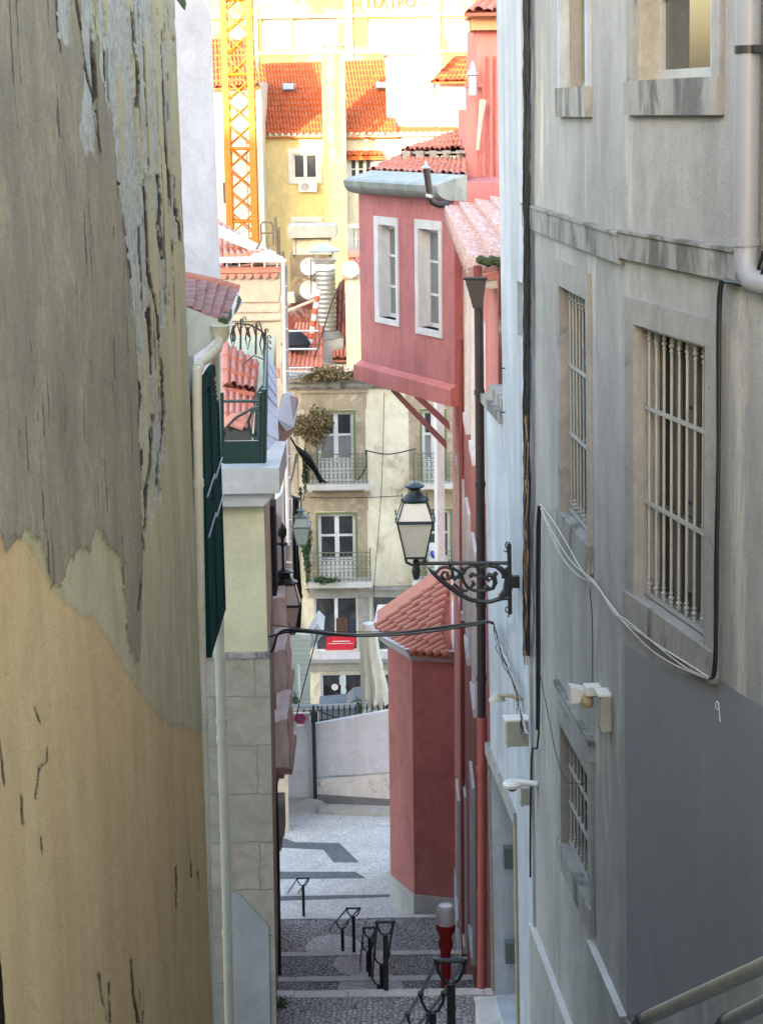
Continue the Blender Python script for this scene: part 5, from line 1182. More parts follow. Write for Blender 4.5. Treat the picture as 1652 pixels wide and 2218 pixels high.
# ================================================================ old yellow house facing us
YY = 58.0; FYH = front(YY); YH = root('yellow_house', (0, YY, ZP), 'old yellow house with worn facade, iron balconies and a shop below', 'house')
uL = FYH.hit(621, 1100)[0]; uR = FYH.hit(1120, 1100)[0]; ztop = FYH.hit(700, 822)[1]
def RY(x0, y0, x1, y1, d=0): return FYH.rect(x0, y0, x1, y1, d)
doors = [RY(689, 893, 766, 1040), RY(690, 1114, 770, 1252), RY(914, 890, 962, 1040), RY(922, 1106, 975, 1250)]
shops = [RY(681, 1293, 776, 1412), RY(805, 1290, 930, 1412), RY(694, 1458, 793, 1545), RY(800, 1458, 850, 1545)]
mb = wall(MB(), FYH, uL, uR, ZP - .6, ztop, doors + shops, .25, 7); mb.build('wall', M['yellow'], YH)
for i, r in enumerate(doors):
    a, b, c, d = r
    mb = MB(); w = .42
    mb.box(FYH, a - w, a - .07, c, d + .1, -.02, .012); mb.box(FYH, b + .07, b + w * .9, c, d + .1, -.02, .012); mb.box(FYH, a - w - .1, b + w, d + .1, d + .62, -.02, .016); mb.box(FYH, a - w - .15, b + w + .05, d + .62, d + .72, -.02, .08); mb.build('worn_surround', M['aged'], YH)
    w_ = casement(FYH, r, .16, YH, M['cream'] if i < 0 else M['white'], M['glass_b'] if i in (0, 2) else M['glass'], 1, 0, .09, 'balcony_door', bars=(c + (d - c) * .66, c + (d - c) * .30))
    gm_ = MB(); gm_.box(FYH, a - .07, a, c, d + .07, -.05, .03); gm_.box(FYH, b, b + .07, c, d + .07, -.05, .03); gm_.box(FYH, a, b, d, d + .07, -.05, .03); gm_.build('door_trim', plain('mossy_green_trim', (.16, .20, .09), .8), w_)
    lo = MB(); lo.box(FYH, a + .09, b - .09, c + .08, c + (d - c) * .27, -.17, -.12); lo.build('door_panel', M['white'], w_)
    if i in (0, 2):
        dk = MB(); dk.box(FYH, a + .12, b - .12, c + (d - c) * .68, d - .1, -.155, -.15); dk.build('upper_pane', M['glass'], w_)
def balcony(x0, x1, yt, yb, ys, i):
    zt, zb, zs = FYH.hit(x0, yt)[1], FYH.hit(x0, yb)[1], FYH.hit(x0, ys)[1]; a, b = FYH.hit(x0, yb, .55)[0], FYH.hit(x1, yb, .55)[0]
    s = MB(); s.box(FYH, a - .06, b + .06, zs, zb, -.01, .62); so2 = s.build('balcony', M['edge'], YH)
    m = MB(); d = .55; zt2 = zb + .95
    for p, q in (((a, d), (b, d)), ((a, 0), (a, d)), ((b, 0), (b, d))):
        for z in (zt2, zb + .80, zb + .42, zb + .08): m.tube([FYH.P(p[0], z, p[1]), FYH.P(q[0], z, q[1])], .018 if z == zt2 else .012, 6)
        L = abs(q[0] - p[0]) + abs(q[1] - p[1]); n = max(3, int(L / .13))
        for k in range(n + 1):
            t = k / n; u = p[0] + (q[0] - p[0]) * t; dd_ = p[1] + (q[1] - p[1]) * t; m.tube([FYH.P(u, zb, dd_), FYH.P(u, zt2, dd_)], .012, 5)
            if k < n and p[1] == q[1]:
                for zc_ in (zb + .61, zb + .25):
                    uc = u + L / n / 2; R_ = .055; m.tube([FYH.P(uc + R_ * math.cos(w_), zc_ + R_ * 1.5 * math.sin(w_), dd_) for w_ in [j * math.pi / 4 for j in range(9)]], .009, 4)
    m.build('railing', M['irongreen'], so2)
    mb2 = MB(); mb2.box(FYH, a + .1, b - .1, zs - .12, zs, -.01, .35); mb2.build('moulding', M['aged'], so2)
balcony(668, 795, 980, 1042, 1054, 0); balcony(670, 802, 1186, 1252, 1264, 1); balcony(896, 1010, 975, 1040, 1052, 2); balcony(896, 1010, 1180, 1248, 1258, 3)
# cornice, string courses, quoins
mb = MB(); z = ztop; mb.box(FYH, uL, uR, z - .05, z + .10, -1, .28); mb.box(FYH, uL, uR, z - .22, z - .05, -.3, .16); mb.box(FYH, uL, uR, z - .30, z - .22, -.3, .08); mb.build('cornice', M['stonedark'], YH)
mb = MB(); a = RY(668, 1268, 1100, 1290); mb.box(FYH, a[0], a[1], a[2], a[3], -.01, .12); mb.box(FYH, a[0], a[1], a[3] - .1, a[3], .12, .2)
b = RY(650, 1425, 1100, 1456); mb.box(FYH, b[0], b[1], b[2] + .1, b[3], -.01, .10); mb.box(FYH, b[0] - .5, b[1], b[3] - .08, b[3], .1, .22); mb.build('string_course', M['stone'], YH)
mb = MB(); a = RY(620, 820, 668, 1540); mb.box(FYH, a[0], a[1] - .3, a[2], a[3] - .4, -.01, .05); mb.build('corner_quoins', masonry('pale_quoins', (.50, .44, .36), (.58, .54, .46), (.34, .29, .24), .55, .42), YH)
mb = MB(); a = RY(793, 1290, 803, 1412); b = RY(776, 1290, 800, 1412); mb.box(FYH, b[0], b[1], b[2], b[3], -.1, .03); mb.build('shop_pier', M['stone'], YH)
for i, r in enumerate(shops):
    w_ = casement(FYH, r, .12, YH, M['white'], M['shop'], 1, 0, .07 if i < 2 else .09, 'shop_window')
    a, b, c, d = r; mb = MB(); mb.box(FYH, a - .05, b + .05, c - .28, c - .002, -.1, .06)
    if i < 2: mb.build('sill', M['gate'], w_)
    if i == 0:
        rb = RY(704, 1378, 772, 1409); q = MB(); q.prism(FYH, [(rb[0], rb[2]), (rb[1] - .1, rb[2]), (rb[1], rb[3] - .12), (rb[1] - .25, rb[3]), (rb[0] + .06, rb[3] - .04)], -.115, -.06); q.build('red_banner', M['redbox'], w_)
        q = MB(); q.box(FYH, rb[0] + .25, rb[0] + .8, rb[3] - .2, rb[3] - .17, -.06, -.055); q.box(FYH, rb[0] + .1, rb[0] + .9, rb[3] - .27, rb[3] - .25, -.06, -.055); q.build('banner_line', M['white'], w_)
        rb = RY(728, 1340, 752, 1375); q = MB(); q.box(FYH, rb[0], rb[1], rb[2], rb[3], -.115, -.08); q.build('menu_board', plain('warm_brown_board', (.09, .045, .03), .5), w_)
        rb = RY(757, 1340, 770, 1375); q = MB(); q.box(FYH, rb[0], rb[1], rb[2], rb[3], -.115, -.09); q.build('blue_object', plain('dull_blue', (.02, .035, .07), .5), w_)
    if i == 2:
        c0 = FYH.P(*FYH.hit(725, 1490), -.08); q = MB(); q.disc(c0, (0, -1, 0), .11, 0, 20, 2); q.build('round_sticker', M['white'], w_)
        rb = RY(735, 1467, 749, 1485); q = MB(); q.box(FYH, rb[0], rb[1], rb[2], rb[3], -.11, -.08); rb = RY(738, 1494, 750, 1502); q.box(FYH, rb[0], rb[1], rb[2], rb[3], -.11, -.08); q.build('notice', plain('pale_blue_paper', (.55, .68, .74), .6), w_)
# banner sign on the right balcony
SB = root('hanging_sign', at(940, 1215, 57), 'white sign with a blue hook-shaped mark hanging at the right balcony', 'sign')
Fsb = front(57.0); mb = MB(); rbox(mb, Fsb, 929, 1176, 960, 1218, -.05, 0); mb.build('panel', M['white'], SB)
mb = MB(); u, z = Fsb.hit(940, 1201, .02); mb.tube([Fsb.P(u - .06, z + .12, .02), Fsb.P(u - .07, z, .02), Fsb.P(u - .02, z - .08, .02), Fsb.P(u + .06, z - .08, .02), Fsb.P(u + .12, z - .02, .02)], [.04, .06, .055, .04, .02], 8); mb.build('mark', M['blue'], SB)
# long grey pipe strips, wires and vine on the left corner
mb = MB(); mb.tube([at(613, 560, 46), at(618, 1180, 46)], .05, 10)
cables('facade_wire', [([at(790, 975, 57.3), at(840, 984, 57.3), at(900, 972, 57.3)], .02, 0), ([at(792, 975, 57.3), at(793, 1010, 57.3), at(775, 1040, 57.3)], .02, 0)], M['cable'], 'cord strung between the two upper balconies of the yellow house')
cables('facade_wire', [([at(832, 850, 57.8), at(826, 1060, 57.8), at(812, 1240, 57.8), at(806, 1350, 57.8)], .010, 0), ([at(670, 1078, 57.8), at(780, 1078, 57.8), at(870, 1074, 57.8)], .012, 0)], M['cable'], 'thin wires crossing the bare middle of the yellow facade')
plant('hanging_bush', at(676, 925, 57.3), (.60, .3, .62), 4200, .05, M['leafdry'], 'round dry olive bush growing from the wall beside the upper left balcony', 5)
plant('hanging_bush', at(700, 915, 57.2), (.3, .2, .25), 500, .06, M['leafdry'], 'small brownish tuft at the edge of the upper balcony door', 15)
plant('climbing_plant', at(664, 1190, 57.5), (.16, .12, 1.1), 1500, .05, M['leaf'], 'dark vine climbing down the left edge beside the lower left balcony', 6)
plant('climbing_plant', at(662, 1020, 57.6), (.12, .1, .7), 700, .05, M['moss'], 'dark stain-like vine left of the upper left balcony slab', 8)
plant('balcony_weeds', at(705, 1257, 57.2), (.45, .15, .10), 500, .05, M['leaf'], 'green weeds sprouting from the lower left balcony slab', 7)
plant('roof_weeds', at(715, 812, 57.6), (1.0, .3, .22), 1500, .07, M['leafdry'], 'dry brown weeds on the gutter of the yellow house', 9)
# black netting
def drape(name, l0, l1, Y, label, parts=8):
    mb = MB(); n = 6; rows = []
    for k in range(parts + 1):
        t = k / parts
        def ev(l):
            s = t * (len(l) - 1); i = min(int(s), len(l) - 2); f = s - i; return (l[i][0] * (1 - f) + l[i + 1][0] * f, l[i][1] * (1 - f) + l[i + 1][1] * f)
        a, b = at(*ev(l0), Y), at(*ev(l1), Y); rows.append([a.lerp(b, j / n) + Vector((0, .10 * math.sin(j * 2.4 + k * .5), 0)) for j in range(n + 1)])
    b0 = 0; mb.v = [tuple(p) for r in rows for p in r] + [(p.x, p.y + .05, p.z) for r in rows for p in r]; m = (parts + 1) * (n + 1)
    q = [(k * (n + 1) + j, k * (n + 1) + j + 1, (k + 1) * (n + 1) + j + 1, (k + 1) * (n + 1) + j) for k in range(parts) for j in range(n)]
    mb.f = q + [tuple(m + i for i in reversed(f)) for f in q]
    return tag(mb.build(name, M['netting'], None, True, rows[0][0]), label, 'netting', 'black netting on the far facades')
drape('netting', [(626, 938), (640, 965), (672, 988), (700, 1040), (715, 1046)], [(628, 950), (648, 985), (678, 1020), (690, 1040), (690, 1046)], 57.0, 'black netting sagging from the roof corner to the upper left balcony')
drape('netting', [(634, 1075), (632, 1180), (634, 1300), (634, 1380)], [(648, 1085), (645, 1180), (655, 1290), (650, 1380)], 55.0, 'long vertical strip of dark netting behind the small grey lantern')
# cream building at the left of the square, with scalloped salmon cornice
YK = 46.0; FK = front(YK); KB = root('cream_building', (at(550, 900, YK).x, YK, -18), 'cream building with salmon scalloped cornice behind the wrought fence', 'building')
a, b = FK.hit(440, 900)[0], FK.hit(607, 900)[0]; zt = FK.hit(540, 585)[1]
mb = MB(); mb.hexa([FK.P(a, -18.9), FK.P(FK.hit(614, 1350)[0], -18.9), FK.P(FK.hit(606, 590)[0], zt), FK.P(a, zt)], [FK.P(a, -18.9, -8), FK.P(b - 2.2, -18.9, -8), FK.P(b - 2.2, zt, -8), FK.P(a, zt, -8)]); mb.build('wall', M['cream'], KB)
mb = MB()
for y0_, y1_, d in ((640, 654, .05), (668, 676, .04), (690, 694, .09)): r = FK.rect(484, y0_, 604, y1_); mb.box(FK, a, r[1], r[2], r[3], 0, d)
mb.build('string_course', M['cream'], KB)
mb = MB(); sal = plaster('salmon_paint', (.60, .27, .21), (.68, .34, .27), 2, .6); r = FK.rect(484, 577, 606, 590); mb.box(FK, a, r[1] + .05, r[2], r[3], -.3, .12)
u = r[0] - .3
while u < r[1] - .1:
    mb.prism(FK, [(u + .1 + .095 * math.cos(w_), r[2] - .02 + .13 * min(0, math.sin(w_))) for w_ in [math.pi + k * math.pi / 8 for k in range(9)]], 0, .10); u += .205
mb.build('scalloped_cornice', sal, KB)
mb = MB(); r = FK.rect(545, 797, 604, 816); mb.box(FK, r[0], r[1], r[2], r[3], 0, .05); mb.build('salmon_band', sal, KB)
mb = MB(); r = FK.rect(484, 558, 612, 566); mb.box(FK, a, r[1], r[2], r[3], -.3, .35); mb.build('gutter', M['white'], KB)
mb = MB()
for k in range(5): x = 492 + k * 27; mb.tube([at(x, 566, 45.7), at(x, 578, 45.7)], .02, 6)
mb.tube([at(613, 562, 45.6), at(616, 800, 45.6), at(624, 1180, 45.6)], .045, 10); mb.build('downpipe', M['white'], KB)
mb = MB(); r0_, r1_ = at(617, 580, 46.3), at(626, 1240, 46.3); mb.hexa([at(608, 575, 46.2), at(622, 575, 46.2), at(634, 1240, 46.2), at(618, 1240, 46.2)], [at(608, 575, 47.2), at(622, 575, 47.2), at(634, 1240, 47.2), at(618, 1240, 47.2)]); mb.build('corner_strip', M['stone'], KB)
mb = MB()
for k in range(14): y = 620 + k * 46; mb.tube([at(611 + k * .7, y, 46.0), at(622 + k * .75, y, 46.0)], .018, 6)
mb.build('pipe_clip', M['white'], KB)
mb = MB(); mb.tiles(at(470, 585, 47), at(590, 560, 47), at(560, 535, 52), at(470, 475, 54), 8, 5, .08, .07); mb.build('roof', M['roof_s'], KB)
mb = MB(); mb.hexa([at(470, 505, 49), at(600, 560, 49), at(600, 548, 49.6), at(470, 485, 49.6)], [at(470, 512, 49), at(600, 568, 49), at(600, 556, 49.8), at(470, 492, 49.8)]); mb.build('roof_verge', M['galv'], KB)
mb = MB(); rn = random.Random(3)
c = at(576, 552, 46.6)
nx_, ny_ = 16, 6; g_ = []
for j_ in range(ny_ + 1):
    for i_ in range(nx_ + 1):
        a_, b_ = i_ / nx_ * 2 - 1, j_ / ny_ * 2 - 1; h_ = max(0, 1 - a_ * a_ - b_ * b_ * .6) * .32
        g_.append(c + Vector((a_ * .5 + rn.gauss(0, .02), b_ * .4, h_ * (.7 + rn.uniform(-.25, .25)) - .15)))
mb.add(g_, [(j_ * (nx_ + 1) + i_, j_ * (nx_ + 1) + i_ + 1, (j_ + 1) * (nx_ + 1) + i_ + 1, (j_ + 1) * (nx_ + 1) + i_) for j_ in range(ny_) for i_ in range(nx_)])
tag(mb.build('plastic_sheet', plain('crumpled_plastic_sheet', (.62, .64, .68), .4), None, False, c), 'crumpled whitish plastic sheeting on the roof edge below the crane', 'sheet')
LD = root('roof_ladder', at(585, 545, 48), 'thin metal ladder frame and rods on the roof beside the crane', 'ladder')
mb = MB()
def al(l, r=.03, Y=48): mb.tube([at(x, y, Y) for x, y in l], r, 6)
al([(556, 540), (566, 520), (565, 486), (570, 481), (588, 482), (591, 490), (592, 530)]); al([(565, 505), (592, 504)]); al([(596, 470), (602, 555)], .035); al([(604, 492), (606, 560)]); al([(613, 545), (614, 562)]); al([(578, 510), (580, 545)], .015)
mb.build('frame', M['wood'], LD)
# side strip (grey-white board wall) and slatted panel and slanted awning
SLP = root('slatted_screen', at(632, 1530, 51.5), 'white slatted screen at the left end of the square', 'screen')
Fsl = front(51.5); mb = MB()
y = 1376
while y < 1530: r = Fsl.rect(612, y, 672, y + 9); mb.box(Fsl, r[0], r[1], r[2], r[3], -.05, .0); mb.prism(Fsl, [(r[0], r[2] - .02), (r[1], r[2] - .02), (r[1], r[2] + .02), (r[0], r[2] + .02)], 0, .03); y += 10.5
mb.build('slats', plain('white_green_slats', (.55, .60, .55), .5, 0, .4, .1, 3), SLP)
mb = MB(); rbox(mb, Fsl, 610, 1372, 652, 1376, -.06, .05); mb.tube([at(645, 1440, 51.3), at(648, 1535, 51.3)], .05, 8); mb.build('frame', M['white'], SLP)
AW = root('slanted_awning', at(675, 1400, 54), 'slanted white ribbed awning beside the shop window', 'awning')
a0_, a1_, a2_, a3_ = at(648, 1436, 54), at(652, 1405, 54), at(688, 1352, 54), at(702, 1366, 54)
mb = MB(); n_ = 8
for k in range(n_):
    t0, t1 = k / n_, (k + .82) / n_; A_, B_ = a1_.lerp(a2_, t0), a1_.lerp(a2_, t1); C_, D_ = a0_.lerp(a3_, t1), a0_.lerp(a3_, t0); o = Vector((0, 1.6, .02))
    mb.hexa([A_, B_, C_, D_], [A_ + o, B_ + o, C_ + o, D_ + o])
mb.build('ribs', M['gate'], AW); mb = MB(); mb.tube([a0_, a3_], .04, 8); mb.tube([a1_, a2_], .03, 8); mb.build('frame', M['galv'], AW)
# lead piece at the roof tip, left
mb = MB(); h = [at(596, 915, 30), at(632, 925, 30), at(634, 938, 30), at(612, 962, 30), at(598, 952, 30)]; mb.hexa(h, [p + Vector((0, 2.5, .1)) for p in h])
rt = root('roof_end', at(615, 935, 30), 'brown tile roof end with pale top below the cream building', 'roof end'); mb.build('block', M['brownstone'], rt)
mb = MB(); h = [at(598, 905, 29.95), at(614, 898, 30.5), at(636, 926, 30), at(620, 935, 29.95)]; mb.hexa(h, [p + Vector((0, 2.4, .03)) for p in h]); mb.build('top', M['slate'], rt)
mb = MB(); h = [at(580, 1098, 38), at(610, 1070, 38), at(613, 1330, 38), at(580, 1330, 38)]; mb.hexa(h, [p + Vector((0, 1, 0)) for p in h]); rt = root('white_flank', at(600, 1300, 38), 'white rendered flank of the row beside the dark shutter', 'wall'); mb.build('wall', M['white'], rt)

# ================================================================ roofs and clutter behind the yellow house
mb = MB(); mb.tiles(at(610, 826, 58.1), at(1010, 826, 58.1), at(1010, 775, 64), at(610, 775, 64), 46, 6, .08, .06); mb.build('roof', M['roof_r'], YH)
CS = root('chimney_block', at(675, 760, 64), 'broad mouldy chimney block with a concrete slab top', 'chimney')
F64 = front(64.0); mb = MB(); rbox(mb, F64, 720 - 90, 552, 722, 800, -2, 0); mb.build('body', plaster('dark_worn_render', (.15, .12, .085), (.26, .22, .15), 2.0, .5, spot=((.40, .34, .22), 2.2, .58), bmp=.6), CS); mb = MB(); rbox(mb, F64, 634, 517, 716, 551.5, -1.6, -.1); mb.build('upper_body', M['yellow'], CS)
mb = MB(); rbox(mb, F64, 623, 490, 728, 514, -2.2, .25); mb.build('slab', M['concrete'], CS)
mb = MB(); rbox(mb, F64, 634, 514, 640, 556, -.2, .0); rbox(mb, F64, 712, 514, 718, 556, -.2, 0); mb.build('pillar', M['concrete'], CS)
VD = root('vent_duct', at(710, 780, 62.5), 'tall ribbed silver vent duct with conical cap on a metal box', 'duct')
F62 = front(62.5); c = at(707, 790, 62.5); s = 62.5 * 1.0 / 4045
zf_ = lambda y: at(707, y, 62.5).z - c.z
pr2 = []; y = 728
while y > 585:
    pr2 += [(.31, zf_(y)), (.335, zf_(y - 4)), (.335, zf_(y - 6)), (.31, zf_(y - 9))]; y -= 10
mb = MB(); mb.lathe(c + Vector((.03, 0, 0)), [(.62, zf_(730)), (.38, zf_(716))] + pr2[3:], 22); mb.build('tube', plain('dull_duct_metal', (.30, .32, .33), .45, .5, .5, .3, 9), VD, True)
mb = MB(); mb.lathe(c + Vector((-.0, 0, 0)), [(.30, zf_(588)), (.36, zf_(584)), (.30, zf_(572)), (.44, zf_(562)), (.06, zf_(561))], 22); mb.lathe(c, [(.50, zf_(545)), (.51, zf_(542)), (.12, zf_(529)), (.01, zf_(526))], 22)
for a in range(4): mb.tube([c + Vector((.33 * math.cos(a * 1.57 + .7), .33 * math.sin(a * 1.57 + .7), zf_(565))), c + Vector((.44 * math.cos(a * 1.57 + .7), .44 * math.sin(a * 1.57 + .7), zf_(544)))], .015, 5)
mb.build('cap', M['galv'], VD, True)
mb = MB(); rbox(mb, F62, 679, 730, 745, 788, -.6, .5); bx_ = mb.build('box', plain('grey_metal_box', (.42, .45, .48), .45, .5, .5, .15, 3), VD)
mb = MB(); rbox(mb, F62, 674, 788, 748, 796, -.6, .55); mb.build('tray', M['wood'], bx_)
def dish(x, y, Y, r, n, label, m='white'):
    c = at(x, y, Y); rt = root('satellite_dish', c, label, 'satellite dish', 'satellite dishes on the far roofs'); n = Vector(n).normalized()
    mb = MB(); mb.disc(c, n, r, .10, 24, 5); mb.build('dish', M[m], rt, True)
    mb = MB(); mb.tube([c - n * .02 - Vector((0, 0, r * .9)), c + n * r * .8], .012, 5); q = c + n * r * .8; mb.lathe(q, [(.03, -.04), (.04, 0), (.03, .04)], 8); mb.tube([c - n * .12, c - n * .12 - Vector((0, 0, r * 1.3))], .025, 6); mb.build('arm', M['galv'], rt)
dish(669, 577, 63.2, .30, (.1, -1, .1), 'upper of the two white satellite dishes on the chimney block')
dish(669, 628, 63.2, .32, (.1, -1, .05), 'lower of the two white satellite dishes on the chimney block')
dish(759, 583, 60.6, .27, (-.1, -1, .2), 'small white satellite dish on top of the cream wall beside the red bay')
M['orred'] = plain('orange_red_paint', (.55, .10, .05), .5)
WP = root('striped_pole', at(660, 800, 61.5), 'red and white striped pole leaning in front of the silver duct', 'pole')
p0, p1 = at(663, 800, 61.5), at(689, 627, 61.5)
for k in range(13):
    a, b = p0.lerp(p1, k / 13), p0.lerp(p1, (k + 1) / 13); mb = MB(); mb.tube([a, b], .085, 10); mb.build('white_band' if k % 2 == 0 else 'red_band', M['white'] if k % 2 == 0 else M['orred'], WP, True)
CW = root('cream_parapet', at(762, 760, 60.8), 'tall narrow cream wall standing left of the red bay', 'wall'); F60 = front(60.8)
mb = MB(); rbox(mb, F60, 749, 602, 800, 815, -2, 0); mb.build('wall', plaster('cracked_cream', (.66, .59, .38), (.73, .66, .46), 1.5, .6, spot=((.45, .38, .26), 2.2, .64)), CW); mb = MB(); rbox(mb, F60, 742, 595, 802, 604, -2, .1); mb.build('coping', M['aged'], CW)
RC = root('rooftop_shed', at(640, 740, 66), 'red painted rooftop wall and pale ledge between the chimney block and duct', 'shed')
F66 = front(62.9); mb = MB(); pr_(mb, F66, [(620, 670), (680, 645), (720, 640), (720, 800), (620, 800)], -1.0, 0); mb.build('wall', M['redpeel'], RC)
mb = MB(); pr_(mb, F66, [(608, 640), (636, 636), (640, 655), (608, 658)], -.8, .1); mb.tube([at(616, 676, 62.6), at(685, 648, 62.6)], .05, 6); mb.build('ledge', M['cream'], RC)
mb = MB(); mb.tiles(at(620, 800, 60.5), at(700, 800, 60.5), at(700, 700, 62.4), at(640, 700, 62.4), 8, 4, .07, .06); mb.build('roof', M['roof_r'], RC)
mb = MB(); mb.tiles(at(720, 780, 61.5), at(760, 780, 61.5), at(770, 560, 66), at(720, 640, 66), 5, 7, .08, .07); mb.build('roof', M['roof_r'], RC)
SF = root('scaffold_rails', at(640, 720, 60.2), 'thin grey scaffold tubes in front of the roof clutter', 'scaffold')
mb = MB()
for y in (717, 756, 797): mb.tube([at(612, y, 60.2), at(690 if y != 797 else 680, y, 60.2)], .035, 6)
mb.tube([at(618, 600, 60.2), at(622, 900, 60.2)], .03, 6); mb.build('tubes', M['galv'], SF)
mb = MB(); mb.tube([at(680, 780, 60), at(720, 650, 60), at(735, 620, 60)], .02, 6); tag(mb.build('guy_wire', M['cable'], None, True, at(700, 700, 60)), 'diagonal guy wire crossing in front of the silver duct', 'wire'); mb = MB(); mb.tube([at(674, 560, 62.8), at(674, 640, 62.8)], .018, 6); tag(mb.build('antenna_mast', M['cable'], None, True, at(674, 640, 62.8)), 'thin dark mast in front of the two dishes', 'mast')
rt = root('black_bag', at(638, 735, 61), 'black plastic bag heaped beside the striped pole', 'bag'); mb = MB(); c = at(640, 737, 61); mb.lathe(c, [(.05, -.35), (.42, -.3), (.5, -.1), (.35, .15), (.15, .3), (.03, .38)], 11); mb.build('bag', M['netting'], rt, True)

# ================================================================ tall yellow building, second row
Y2 = 95.0; F2 = front(Y2); TY = root('tall_yellow_building', (-4, Y2, -20), 'tall yellow building with orange tiled roof and a white chimney stack', 'building')
a = F2.hit(575, 400)[0]; bR = F2.hit(1100, 400)[0]; ze = F2.hit(650, 296)[1]
wins = [F2.rect(634, 332, 688, 388), F2.rect(639, 480, 690, 500), F2.rect(757, 338, 806, 395), F2.rect(762, 495, 780, 540)]
mb = wall(MB(), F2, a, F2.hit(752, 400)[0], -20, ze, wins[:2], .25, 8); mb.build('wall', M['yellow2'], TY)
mb = wall(MB(), F2, F2.hit(752, 400)[0] + .002, bR, -20, ze, wins[2:], .25, 8); mb.build('wall', M['cream'], TY)
for i, r in enumerate(wins):
    mb = MB(); w = .22; mb.box(F2, r[0] - w, r[1] + w, r[3], r[3] + .25, -.05, .06); mb.box(F2, r[0] - w, r[1] + w, r[2] - .22, r[2], -.2, .08); mb.box(F2, r[0] - w, r[0], r[2], r[3], -.05, .05); mb.box(F2, r[1], r[1] + w, r[2], r[3], -.05, .05); mb.build('window_surround', M['edge'] if i < 2 else M['white'], TY)
    casement(F2, r, .15, TY, M['white'], M['glass'], 1 if i != 2 else 2, 0 if i < 2 else 1, .10)
AC = root('air_conditioner', at(665, 415, Y2 - .4), 'white air conditioner unit below the upper window of the yellow building', 'air conditioner')
Fac = front(Y2 - .35); mb = MB(); rbox(mb, Fac, 647, 393, 686, 416, -.3, 0); mb.build('casing', M['white'], AC); mb = MB(); c = Fac.P(*Fac.hit(661, 405), .02); mb.disc(c, (0, -1, 0), .20, .0, 18, 2); mb.build('fan_grille', M['stonedark'], AC)
mb = MB(); mb.tiles(at(572, 296, Y2 - .4), at(862, 296, Y2 - .4), at(832, 130, 103), at(556, 138, 103), 40, 13, .09, .08, 6); mb.build('roof', M['roof_o'], TY)
mb = MB(); z = ze; mb.box(F2, a - .1, bR, z - .05, z + .12, -.3, .35); mb.build('eaves', M['cream'], TY)
mb = MB(); k = 0; u = a
while u < F2.hit(760, 296)[0] + 8: mb.lathe(F2.P(u, ze + .10, .42), [(.004, -.09), (.09, -.05), (.09, .05), (.004, .09)], 6); u += .31; k += 1
mb.build('tile_ends', M['cream'], TY)
for x, y in ((625, 190), (826, 187)):
    c = at(x, y, 99.2); m0 = MB(); m0.hexa([c + Vector(p) for p in ((-.32, -.1, -.16), (.32, -.1, -.16), (.32, .15, .16), (-.32, .15, .16))], [c + Vector(p) for p in ((-.32, -.25, -.1), (.32, -.25, -.1), (.32, 0, .24), (-.32, 0, .24))]); sk = m0.build('skylight', M['stonedark'], TY)
    m0 = MB(); m0.hexa([c + Vector(p) for p in ((-.25, -.26, -.08), (.25, -.26, -.08), (.25, -.02, .20), (-.25, -.02, .20))], [c + Vector(p) for p in ((-.25, -.28, -.07), (.25, -.28, -.07), (.25, -.04, .22), (-.25, -.04, .22))]); m0.build('pane', M['galv'], sk)
mb = MB(); Fch = front(Y2 - 1.0); rbox(mb, Fch, 701, 112, 751, 700, -1.1, 0); mb.build('chimney_stack', plaster('pale_yellow_render', (.58, .50, .29), (.66, .58, .36), .9, .3), TY)
mb = MB(); rbox(mb, Fch, 699, 95, 749, 100, -1.2, .1)
for x in (700, 716, 733, 744): rbox(mb, Fch, x, 99, x + 5, 114, -1.1, -.05)
rbox(mb, Fch, 699, 112, 751, 116, -1.2, .05); mb.build('chimney_top', M['cream'], TY)
mb = MB(); mb.tube([at(726, 118, Y2 - 1.2), at(727, 330, Y2 - 1.2)], .05, 6); mb.tube([at(705, 300, Y2 - 1.2), at(703, 700, Y2 - 1.2)], .04, 6); mb.build('pipe', M['yellow2'], TY)
WB = root('white_roof_block', at(900, 280, 97), 'bright white rendered block standing on the orange roof', 'building')
F97 = front(96.5); mb = MB(); rbox(mb, F97, 836, 118, 938, 276, -5, 0); mb.build('upper_wall', M['white'], WB)
mb = MB(); rbox(mb, F97, 905, 172, 1100, 300, -5, -.3); mb.build('side_wall', M['white'], WB)
mb = MB(); rbox(mb, F97, 830, 112, 950, 119, -5, .3); mb.build('flat_roof', M['edge'], WB); mb = MB(); rbox(mb, F97, 940, 119.5, 956, 150, -1, .2); mb.build('flue', M['stone'], WB); mb = MB(); rbox(mb, F97, 862, 262, 869, 276, -.1, .4); mb.build('flue', M['aged'], WB)
F98 = front(95.8); mb = MB(); mb.tiles(at(930, 178, 95.8), at(1100, 176, 95.8), at(1060, 120, 99), at(985, 122, 99), 16, 5, .09, .08, 6); mb.build('roof', M['roof_o'], WB)
mb = MB(); mb.tiles(at(800, 294, 95.2), at(1100, 292, 95.2), at(1100, 276, 96.1), at(850, 276, 96.1), 30, 1, .08, .07, 6); mb.build('lower_roof', M['roof_o'], WB)
mb = MB(); r = F2.rect(752, 338, 830, 345); mb.box(F2, r[0], r[1], r[2] - .02, r[3], 0, .5); mb.tiles(F2.P(r[0], r[3], .6), F2.P(r[1], r[3], .6), F2.P(r[1] - .1, r[3] + .25, .1), F2.P(r[0], r[3] + .25, .1), 8, 1, .07, .05); mb.build('window_canopy', M['roof_o'], TY)
PB = root('pink_building', at(770, 500, 80), 'narrow pink building glimpsed between the cream wall and the red bay', 'building')
